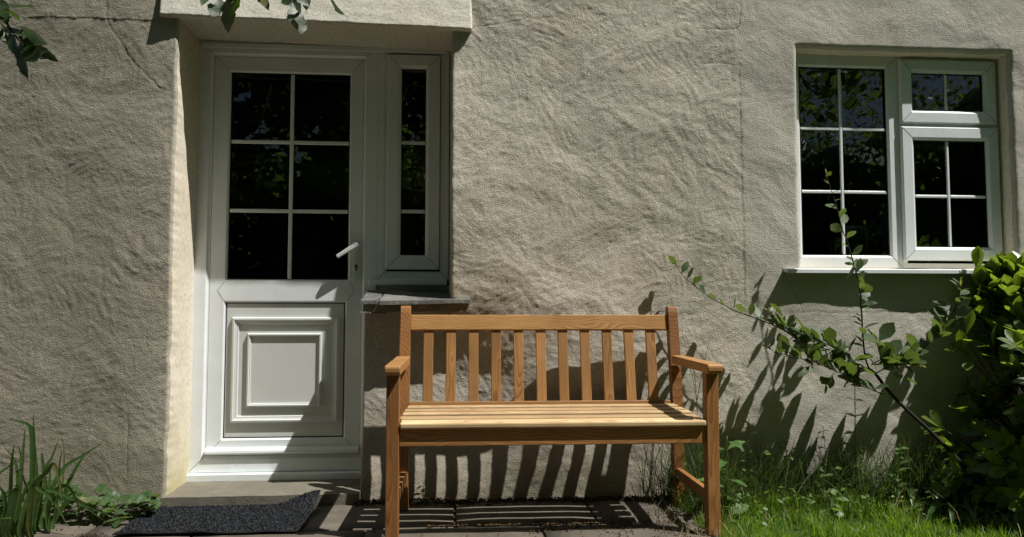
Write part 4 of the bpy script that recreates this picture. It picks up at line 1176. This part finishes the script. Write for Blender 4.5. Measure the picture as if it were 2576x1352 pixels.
# ------------------------------------------------------------------ strap-leaved clump at the left
rnd = random.Random(5)
iris = thing('iris_clump', 'clump of long strap leaves at the left edge of the path', 'plant', (-1.55, -0.36, 0.0))
for pts, w in BLADES:
    p0 = Vector(pts[0])
    root = Vector((p0.x * 0.75 + -1.52 * 0.25, p0.y * 0.8 - 0.38 * 0.2, -0.01))
    P = spline([root] + [Vector(q) for q in pts if q[2] > 0.0 or q is not pts[0]], 5)
    P = [Vector((q.x, q.y, max(q.z, 0.006))) if i > 2 else q for i, q in enumerate(P)]
    n = len(P); V, F = [], []
    hint = Vector((rnd.uniform(-0.35, 0.35), -1, rnd.uniform(-0.1, 0.4)))
    for i, q in enumerate(P):
        t = i / (n - 1)
        tg = (P[min(i + 1, n - 1)] - P[max(i - 1, 0)]).normalized()
        sd = tg.cross(hint); sd.normalize()
        up = sd.cross(tg)
        hw = 0.5 * w * 2.7 * (min(1, 0.55 + t * 2.5)) * max(0.03, (1 - t ** 3.2))
        V += [q - sd * hw + up * hw * 0.35, q, q + sd * hw + up * hw * 0.35]
        if i:
            b = (i - 1) * 3
            F += [(b, b + 1, b + 4, b + 3), (b + 1, b + 2, b + 5, b + 4)]
    mesh_obj('leaf', V, F, M['iris_leaf'], iris, True)

# ------------------------------------------------------------------ bramble ground cover by the left wall
rnd = random.Random(15)
br = thing('bramble', 'low bramble with small toothed leaves between the strap leaves and the doorstep', 'plant', (-1.45, -0.08, 0.0))
RL = [leaf_mesh('bramble_leaf', M['bramble_leaf'], lance(0.36, 0.48, 0.04), 0.12, 0.15, 0.1, 0.10, 10, 0.05), leaf_mesh('bramble_leaf', M['bramble_leaf'], lance(0.31, 0.45, 0.04), 0.25, 0.05, -0.15, 0.10, 10, 0.08)]
for k in range(52):
    u = (k + rnd.random()) / 52
    x = -1.80 + 0.58 * u
    y = rnd.uniform(-0.27, -0.06) if u < 0.86 else rnd.uniform(-0.20, -0.06)
    h = rnd.uniform(0.03, 0.125) * (1.0 - 0.45 * u)
    root = Vector((x + rnd.uniform(-0.05, 0.05), min(y + 0.03, -0.04), -0.012))
    tip = Vector((x, y, h))
    tube('stalk', spline([root, root.lerp(tip, 0.6) + Vector((0, 0, 0.015)), tip], 3), 0.0014, 0.0009, M['weed'], br, 4)
    head = Vector((rnd.uniform(-0.6, 0.6), rnd.uniform(-1, 0.1), 0.12)).normalized()
    for a in (-1.15, 0, 1.15):
        d = Matrix.Rotation(a + rnd.uniform(-0.2, 0.2), 3, 'Z') @ head
        d.z += rnd.uniform(-0.35, 0.3)
        inst('leaf', rnd.choice(RL), orient(tip, d, Vector((0.1, -0.3, 1)) + rvec(rnd, 0.4), rnd.uniform(0.045, 0.075)), br)

# ------------------------------------------------------------------ grass
rng = np.random.RandomState(12)
def blades(name, mat, pos, length, width, lean, label=None, cat=None):
    n = len(pos)
    a = rng.uniform(0, 2 * np.pi, n); la = rng.uniform(0, 2 * np.pi, n)
    sx, sy = np.cos(a) * width, np.sin(a) * width
    L1 = lean * length * rng.uniform(0.1, 1.0, n)
    dx, dy = np.cos(la) * L1, np.sin(la) * L1
    dy = np.where(pos[:, 1] + dy > -0.03, -np.abs(dy), dy)
    hgt = np.sqrt(np.maximum(length ** 2 - L1 ** 2, (0.2 * length) ** 2))
    V = np.zeros((n, 7, 3))
    for k, (t, wf) in enumerate(((0, 1.0), (0.4, 0.95), (0.75, 0.65))):
        c = pos + np.stack([dx * t ** 2, dy * t ** 2, hgt * (t - 0.12 * t * t * lean)], -1)
        V[:, 2 * k] = c - np.stack([sx * wf, sy * wf, 0 * sx], -1)
        V[:, 2 * k + 1] = c + np.stack([sx * wf, sy * wf, 0 * sx], -1)
    V[:, 6] = pos + np.stack([dx, dy, hgt * (1 - 0.12 * lean)], -1)
    base = (np.arange(n) * 7)[:, None]
    q = np.concatenate([base + np.array([[0, 1, 3, 2]]), base + np.array([[2, 3, 5, 4]])], 0)
    t = base + np.array([[4, 5, 6]])
    o = mesh_obj(name, V.reshape(-1, 3), q.tolist() + t.tolist(), mat, None, True)
    o['kind'] = 'stuff'
    if label: o['label'] = label; o['category'] = cat
    return o
def edge_keep(p):
    """turf keeps off the slabs, with a ragged margin"""
    return p[:, 0] > 1.0 + 0.05 * perlin(p[:, 1] * 9, p[:, 1] * 3, 4)
n = 48000
p = np.stack([rng.uniform(0.96, 3.3, n), rng.uniform(-1.5, -0.16, n), np.full(n, -0.031)], -1)
p = p[edge_keep(p)]
dens = perlin(p[:, 0] * 5, p[:, 1] * 5, 15)
p = p[rng.uniform(-0.45, 0.5, len(p)) < dens * 1.4 + 0.10]
ln = rng.uniform(0.035, 0.085, len(p)) * (1 + 0.9 * perlin(p[:, 0] * 5, p[:, 1] * 5, 16)) + 0.05 * sstep(-0.42, -0.2, p[:, 1])
blades('lawn_grass', M['grass'], p, ln, rng.uniform(0.0011, 0.0022, len(p)), 0.75, 'short bright green lawn grass in front of the wall on the right', 'grass')
n = 9500
p = np.stack([rng.uniform(0.86, 2.75, n), -0.03 - rng.gamma(1.6, 0.075, n), np.full(n, -0.031)], -1)
p = p[(p[:, 1] > -0.34) & ((p[:, 0] > 1.0) | (p[:, 1] > -0.14))]
cl_ = perlin(p[:, 0] * 4, p[:, 1] * 3, 17)
p = p[cl_ > rng.uniform(-0.5, 0.35, len(p))]
blades('tall_grass', M['tall_grass'], p, rng.uniform(0.08, 0.44, len(p)) * (1 - 0.25 * sstep(-0.12, -0.45, p[:, 1])), rng.uniform(0.0010, 0.0022, len(p)), 0.9, 'long dark unmown grass along the foot of the wall behind the lawn', 'grass')
n = 260
p = np.stack([rng.uniform(0.80, 1.12, n), rng.uniform(-0.75, -0.25, n), np.full(n, -0.02)], -1)
blades('dry_grass', M['straw'], p, rng.uniform(0.05, 0.12, n), rng.uniform(0.0009, 0.0016, n), 0.97, 'flattened straw-coloured dry grass around the right bench leg', 'grass')

n = 240
p = np.stack([rng.uniform(1.05, 2.7, n), rng.uniform(-0.75, -0.04, n), np.full(n, -0.02)], -1)
blades('dead_grass', M['straw'], p, rng.uniform(0.05, 0.20, n), rng.uniform(0.0008, 0.0014, n), 0.95, 'scattered dead grass blades through the lawn and long grass', 'grass')

# broad little leaves mixed into the long grass
rnd = random.Random(31)
WL = [leaf_mesh('weed_leaf', M['weed'], lance(0.26, 0.5, 0.05), 0.2, 0.3, 0.2, 0.08, 8, 0.08), leaf_mesh('weed_leaf', M['weed'], lance(0.34, 0.5, 0.08), 0.15, 0.1, -0.2, 0.12, 8, 0.05)]
items = []
for k in range(330):
    x = rnd.uniform(0.98, 2.5); y = -0.04 - rnd.random() ** 1.5 * 0.45; z = rnd.uniform(0.0, 0.21) * (1.1 if y > -0.25 else 0.5)
    d = Vector((rnd.uniform(-1, 1), rnd.uniform(-1, 0.2), rnd.uniform(-0.2, 0.6)))
    items.append((orient((x, y, z), d, Vector((0, -0.2, 1)) + rvec(rnd, 0.6), rnd.uniform(0.014, 0.034)), rnd.choice(WL)))
gc = merge('ground_cover', items, None, None, M['weed'])
gc['label'] = 'small broad weed leaves scattered through the long grass by the wall'; gc['category'] = 'weeds'

# ------------------------------------------------------------------ single weeds
def weed(name, label, base, height, leaves_n, ln, lean=(0, 0, 0), mesh=None, spread=1.0, r0=0.0022):
    o = thing(name, label, 'weed', (base[0], base[1], base[2]))
    top = Vector(base) + Vector((lean[0], lean[1], height))
    P = spline([Vector(base), Vector(base).lerp(top, 0.5) + Vector((lean[0] * -0.2, 0, 0)), top], 5)
    tube('stem', P, r0, r0 * 0.5, M['weed'], o, 5)
    for k in range(leaves_n):
        t = 0.12 + 0.86 * k / max(1, leaves_n - 1)
        p = P[min(int(t * (len(P) - 1)), len(P) - 1)]
        w = k * 2.4 + rnd.uniform(-0.4, 0.4)
        d = Vector((math.cos(w), -abs(math.sin(w)) if p.y > -0.06 else math.sin(w), rnd.uniform(0.1, 0.9)))
        inst('leaf', mesh or rnd.choice(WL), orient(p, d, Vector((0, -0.2, 1)) + rvec(rnd, 0.3), ln * rnd.uniform(0.7, 1.15) * (1 - 0.4 * t), ln * spread * (1 - 0.4 * t)), o)
    return o
TH = leaf_mesh('thistle_leaf', M['weed'], lance(0.17, 0.6, 0.02), 0.2, 0.45, 0.1, 0.22, 16, 0.06)
weed('sow_thistle', 'bright green spiny-leaved weed beside the right front bench leg', (1.135, -0.36, -0.03), 0.36, 11, 0.15, (0.01, 0, 0), TH, 1.0, 0.004)
DV = leaf_mesh('divided_leaf', M['weed'], lance(0.24, 0.5, 0.05), 0.2, 0.35, 0.1, 0.45, 12, 0.05)
weed('mugwort', 'tall slender weed with cut leaves below the sapling', (1.812, -0.15, -0.03), 0.66, 24, 0.075, (0.012, 0.0, 0), DV, 0.9, 0.003)
weed('mugwort', 'shorter weed with cut leaves left of the fern', (1.70, -0.12, -0.03), 0.36, 14, 0.06, (-0.02, 0.0, 0), DV, 0.9, 0.0022)
weed('mugwort', 'slender cut-leaved weed just right of the bench among the long grass', (1.33, -0.09, -0.03), 0.40, 16, 0.065, (0.02, 0.0, 0), DV, 0.9, 0.0022)
weed('mugwort', 'cut-leaved weed at the wall midway between bench and sapling stem', (1.50, -0.10, -0.03), 0.30, 14, 0.06, (-0.01, 0.0, 0), DV, 0.9, 0.0022)
weed('mugwort', 'cut-leaved weed in front of the dark fern', (1.93, -0.27, -0.03), 0.30, 14, 0.065, (0.02, 0.0, 0), DV, 0.9, 0.0022)
weed('small_weed', 'little green weed at the wall foot under the bench', (-0.122, -0.035, -0.01), 0.105, 9, 0.065, (0.005, -0.01, 0), TH, 1.1, 0.002)
weed('dandelion', 'broad-leaved weed in front of the fern', (1.62, -0.33, -0.03), 0.12, 8, 0.075, (0.0, 0.0, 0), None, 1.0, 0.002)
weed('dock', 'leafy weed with yellow-green top in the long grass', (1.60, -0.27, -0.03), 0.20, 7, 0.06, (0.0, 0.0, 0), None, 1.0, 0.002)
# yellow flower close to the leg
fl = thing('hawkweed', 'small yellow flower half hidden behind the right bench leg', 'flower', (1.10, -0.30, -0.03))
tube('stem', [(1.10, -0.30, -0.03), (1.098, -0.30, 0.08), (1.095, -0.30, 0.185)], 0.0015, 0.001, M['weed'], fl, 5)
PE = leaf_mesh('petal', M['yellow'], lance(0.22, 0.6), 0.1, 0.1, 0, 0, 4)
for k in range(11):
    w = k * 2 * math.pi / 11
    inst('petal', PE, orient((1.095, -0.30, 0.186), (math.cos(w), math.sin(w) * 0.7 - 0.2, 0.25), (0, -0.5, 1), 0.012), fl)
# dry flower stalks beside the bench back
ds = thing('dry_stalks', 'thin dry flower stalks rising behind the right bench arm', 'weed', (1.10, -0.10, -0.03))
for pts in ([(1.108, -0.10, -0.03), (1.105, -0.10, 0.42), (1.075, -0.10, 0.6), (1.038, -0.10, 0.775)], [(1.106, -0.10, 0.40), (1.10, -0.09, 0.56), (1.07, -0.09, 0.70)],
            [(1.106, -0.10, 0.45), (1.13, -0.11, 0.58), (1.165, -0.12, 0.735)], [(1.106, -0.10, 0.2), (1.07, -0.12, 0.30), (1.05, -0.13, 0.36)], [(1.106, -0.1, 0.3), (1.15, -0.1, 0.40), (1.18, -0.1, 0.45)]):
    P = spline(pts, 6)
    tube('stalk', P, 0.0017, 0.0006, M['twig'], ds, 4)
    for k, q in enumerate(P[len(P) // 2:]):
        if k % 2 == 0: inst('seed_head', SY, orient(q, rvec(rnd) + Vector((0, 0, 0.8)), rvec(rnd), 0.009), ds)

# hart's-tongue ferns in the shade
rnd = random.Random(44)
def fern(label, base, n, ln, spread):
    o = thing('fern', label, 'fern', base)
    for k in range(n):
        w = -math.pi * (0.02 + 0.96 * (k + 0.5) / n) + rnd.uniform(-0.1, 0.1)
        d = Vector((math.cos(w), math.sin(w) * 0.7, 0))
        L_ = ln * rnd.uniform(0.75, 1.1)
        V, F = [], []; m = 18
        for i in range(m + 1):
            t = i / m
            c = Vector(base) + d * L_ * spread * (t ** 1.25) + Vector((0, 0, L_ * (0.95 * t - 0.85 * t * t * rnd.uniform(0.98, 1.02))))
            if c.y > -0.04: c.y = -0.04
            hw = (0.021 * min(1, t * 6 + 0.15) * (1 - t ** 4) + 0.001) * (1.0 + 0.10 * (i % 2))
            s = Vector((-d.y, d.x, 0)) * hw
            V += [c - s + Vector((0, 0, 0.006 * (i % 2))), c, c + s + Vector((0, 0, 0.006 * ((i + 1) % 2)))]
            if i:
                b = (i - 1) * 3; F += [(b, b + 1, b + 4, b + 3), (b + 1, b + 2, b + 5, b + 4)]
        mesh_obj('frond', V, F, M['fern'], o, True)
fern('dark strap-leaved fern at the wall foot below the sapling stem', (2.05, -0.16, -0.03), 9, 0.40, 0.75)
fern('dark strap-leaved fern under the glossy bush', (2.28, -0.24, -0.03), 10, 0.36, 0.8)
fern('low strap-leaved fern in front of the leaning sapling stem', (2.12, -0.36, -0.03), 10, 0.30, 0.9)
fern('small strap-leaved fern at the edge of the lawn in the bush shade', (2.30, -0.46, -0.03), 9, 0.26, 0.9)

# ------------------------------------------------------------------ crumbs of moss and soil
rnd = random.Random(77)
def crumbs(name, mat, spots, label, cat):
    V, F = [], []
    for (x, y, z, r) in spots:
        b = len(V)
        sc = [rnd.uniform(0.5, 1.2) * r for _ in range(6)]
        V += [(x + sc[0], y, z), (x - sc[1], y, z), (x, y + sc[2], z), (x, y - sc[3], z), (x + rnd.uniform(-.3, .3) * r, y, z + sc[4] * 0.8), (x, y, z - sc[5] * 0.4)]
        for q in ((0, 2, 4), (2, 1, 4), (1, 3, 4), (3, 0, 4), (2, 0, 5), (1, 2, 5), (3, 1, 5), (0, 3, 5)): F.append(tuple(b + i for i in q))
    o = mesh_obj(name, V, F, mat)
    o['kind'] = 'stuff'; o['label'] = label; o['category'] = cat
sp = []
for k in range(2600):
    x = rnd.uniform(-0.42, 1.1); y = -0.01 - abs(rnd.gauss(0, 0.035))
    sp.append((x, y + (0.03 if x < 0 else 0), rnd.uniform(-0.004, 0.012), rnd.uniform(0.002, 0.009)))
for k in range(900):
    x = rnd.uniform(0.3, 1.05); y = rnd.gauss(-0.5, 0.13)
    if float(perlin(x * 6, y * 6, 8)) > 0.0: sp.append((x, y, 0.002, rnd.uniform(0.0015, 0.007)))
for k in range(260):
    sp.append((rnd.gauss(-1.35, 0.022), rnd.gauss(-0.44, 0.010), rnd.uniform(0.0, 0.008), rnd.uniform(0.002, 0.006)))
crumbs('soil_crumbs', M['dirt'], sp, 'dark crumbs of soil along the wall foot under the bench', 'soil')
sp = []
for k in range(2000):
    x = rnd.uniform(-0.3, 1.08); y = rnd.choice((rnd.gauss(-0.035, 0.02), rnd.gauss(-0.47, 0.07), rnd.gauss(-0.405, 0.01)))
    if float(perlin(x * 9, y * 9, 18)) > -0.02 + (0.1 if x < 0.4 else 0): sp.append((x, min(y, -0.008), 0.003, rnd.uniform(0.0015, 0.006)))
crumbs('moss_crumbs', M['moss'], sp, 'dry brown moss crumbs on the paving under the bench', 'moss')
sp = []
for k in range(900):
    x = rnd.uniform(-1.95, -1.22); y = -0.02 - abs(rnd.gauss(0, 0.11))
    sp.append((x, y, 0.001, rnd.uniform(0.002, 0.007)))
crumbs('leaf_litter', M['dirt'], sp, 'dark leaf litter under the left hand plants', 'litter')

# ------------------------------------------------------------------ tree reaching in from the left, above the frame
rnd = random.Random(9)
tree = thing('overhanging_tree', 'tree whose dark leafy twigs hang into the top of the view', 'tree', (-2.95, -1.65, -0.03))
tube('trunk', spline([(-2.95, -1.65, -0.05), (-2.9, -1.66, 0.8), (-2.86, -1.62, 1.6), (-2.7, -1.6, 2.3), (-2.2, -1.58, 2.62)], 5), 0.075, 0.032, M['bark'], tree, 10)
limb = [(-2.25, -1.58, 2.60), (-1.6, -1.56, 2.58), (-0.9, -1.54, 2.56), (-0.3, -1.52, 2.53), (0.15, -1.5, 2.48)]
tube('branch', spline(limb, 5), 0.026, 0.008, M['bark'], tree, 8)
TL = [leaf_mesh('tree_leaf', M['tree_leaf'], lance(0.17, 0.45, 0.08), 0.25, 0.15, 0.25, 0.08, 9, 0.10), leaf_mesh('tree_leaf', M['tree_leaf'], lance(0.20, 0.5, 0.08), 0.15, -0.15, -0.3, 0.08, 9, 0.12)]
for tw in TREE_TWIGS:
    s = Vector(tw[0])
    a = min((Vector(q) for q in spline(limb, 8)), key=lambda q: (q - s).length)
    tube('twig', spline([a, a.lerp(s, 0.5) + Vector((0, 0, 0.05))] + tw, 4), 0.006, 0.0014, M['bark'], tree, 6)
    P = spline([a, s], 6)
    for q in P[1:]:
        for j in range(2): inst('leaf', rnd.choice(TL), orient(q, rvec(rnd) + Vector((0, 0, -0.3)), rvec(rnd) + Vector((0, 0, 0.8)), rnd.uniform(0.06, 0.09)), tree)
for a, b in TREE_LEAVES:
    a, b = Vector(a), Vector(b)
    inst('leaf', rnd.choice(TL), orient(a, b - a, Vector((rnd.uniform(-0.7, 0.7), -1.0, rnd.uniform(-0.1, 0.9))), (b - a).length * 1.03), tree)
    j = Vector((rnd.uniform(-0.03, 0.03), rnd.uniform(-0.05, 0.05), rnd.uniform(-0.005, 0.05)))
    inst('leaf', rnd.choice(TL), orient(a + j, (b - a).normalized() + rvec(rnd, 0.6), Vector((rnd.uniform(-0.7, 0.7), -1.0, rnd.uniform(-0.1, 0.9))), (b - a).length * rnd.uniform(0.6, 0.9)), tree)
for k in range(60):
    q = Vector(rnd.choice(spline(limb, 8)))
    inst('leaf', rnd.choice(TL), orient(q, rvec(rnd), rvec(rnd) + Vector((0, 0, 0.8)), rnd.uniform(0.06, 0.09)), tree)

# ------------------------------------------------------------------ garden trees behind the viewer, seen in the glass, and an added shade canopy
rng = np.random.RandomState(40)
blobs = []
for k in range(230):
    az = rng.uniform(-1.75, 1.75); r_ = rng.uniform(9.0, 13.5)
    blobs.append((r_ * math.sin(az), -1.5 - r_ * math.cos(az), rng.uniform(0.5, 11.0), rng.uniform(1.0, 2.0)))
for k in range(150):                               # shrubs and low boughs closing the foot of the garden
    az = rng.uniform(-1.6, 1.6); r_ = rng.uniform(9.5, 12.0)
    blobs.append((r_ * math.sin(az), -1.5 - r_ * math.cos(az), rng.uniform(0.2, 3.4), rng.uniform(1.0, 1.7)))
blobs = [b for b in blobs if b[1] < -1.0]
ring_n = len(blobs)
while len(blobs) < ring_n + 120:  # unseen canopy added to shade the ground and cut the overhead sky
    x_, y_, z_, r_ = rng.uniform(-6, 4.2), rng.uniform(-8.5, -2.5), rng.uniform(4.0, 9.0), rng.uniform(0.9, 1.6)
    if y_ < -1.1 - 0.29 * (z_ + r_) - r_: blobs.append((x_, y_, z_, r_))
n = 230000
bi = rng.randint(0, len(blobs), n); B_ = np.array(blobs)[bi]
d = rng.normal(size=(n, 3)); d /= np.linalg.norm(d, axis=1)[:, None]
c = B_[:, :3] + d * (B_[:, 3] * rng.uniform(0.6, 1.05, n))[:, None]
c[:, 2] = np.maximum(c[:, 2], 0.02)
u = rng.normal(size=(n, 3)); u /= np.linalg.norm(u, axis=1)[:, None]
w = np.cross(u, rng.normal(size=(n, 3))); w /= np.linalg.norm(w, axis=1)[:, None]
s = (rng.uniform(0.035, 0.09, n) * np.where(bi < ring_n, 1.0, 2.0))[:, None]
V = np.stack([c - u * s, c + w * s * 0.45, c + u * s, c - w * s * 0.45], 1).reshape(-1, 3)
faces = np.arange(n * 4).reshape(-1, 4).tolist()
V = V.tolist()
bm = bmesh.new(); bmesh.ops.create_icosphere(bm, subdivisions=2, radius=1.0)
ico_v = [v.co.copy() for v in bm.verts]; ico_f = [[v.index for v in f.verts] for f in bm.faces]; bm.free()
for (x_, y_, z_, r_) in blobs[:ring_n]:           # solid cores added so no sky shows through the crowns
    if z_ > 4.0: continue
    b = len(V)
    V += [(x_ + c_.x * r_ * 0.7, y_ + c_.y * r_ * 0.7, max(z_ + c_.z * r_ * 0.7, -0.02)) for c_ in ico_v]
    faces += [[b + i for i in f] for f in ico_f]
gt = mesh_obj('garden_trees', V, faces, M['garden_leaf'])
gt['kind'] = 'stuff'; gt['label'] = 'dark garden trees seen as reflections in the door and window glass, with an unseen canopy added for shade'; gt['category'] = 'trees'

# ------------------------------------------------------------------ things on the inner window ledge
shelf = box('inner_ledge', 1.60, 2.78, 0.17, 0.46, 1.095, 1.125, M['room'], cottage)
fr = thing('far_window_panel', 'small pale framed panel standing in for a window seen through the room', 'frame', (2.085, 0.31, 1.125))  # pale panel put in for another window seen through the room
V, F = [], []
frame_faces(V, F, 2.04, 2.165, 1.126, 1.296, [(0, 0.325), (0, 0.30), (0.014, 0.302), (0.014, 0.312)])
mesh_obj('surround', V, F, M['white_paint'], fr)
mesh_obj('far_pane', [(2.05, 0.311, 1.136), (2.155, 0.311, 1.136), (2.155, 0.311, 1.286), (2.05, 0.311, 1.286)], [(0, 1, 2, 3)], M['panel_grey'], fr)
lt = thing('lantern', 'small white lantern on the ledge inside the window', 'lantern', (1.985, 0.28, 1.125))
bm = bmesh.new(); box_bm(bm, 1.955, 2.015, 0.25, 0.31, 1.125, 1.133)
for x in (1.958, 2.008):
    for y in (0.253, 0.303): box_bm(bm, x, x + 0.005, y, y + 0.005, 1.1325, 1.20)
bm_obj('body', bm, M['white_paint'], lt)
mesh_obj('roof', [(1.952, 0.247, 1.199), (2.018, 0.247, 1.199), (2.018, 0.313, 1.199), (1.952, 0.313, 1.199), (1.985, 0.28, 1.235)], [(0, 1, 4), (1, 2, 4), (2, 3, 4), (3, 0, 4), (3, 2, 1, 0)], M['white_paint'], lt)
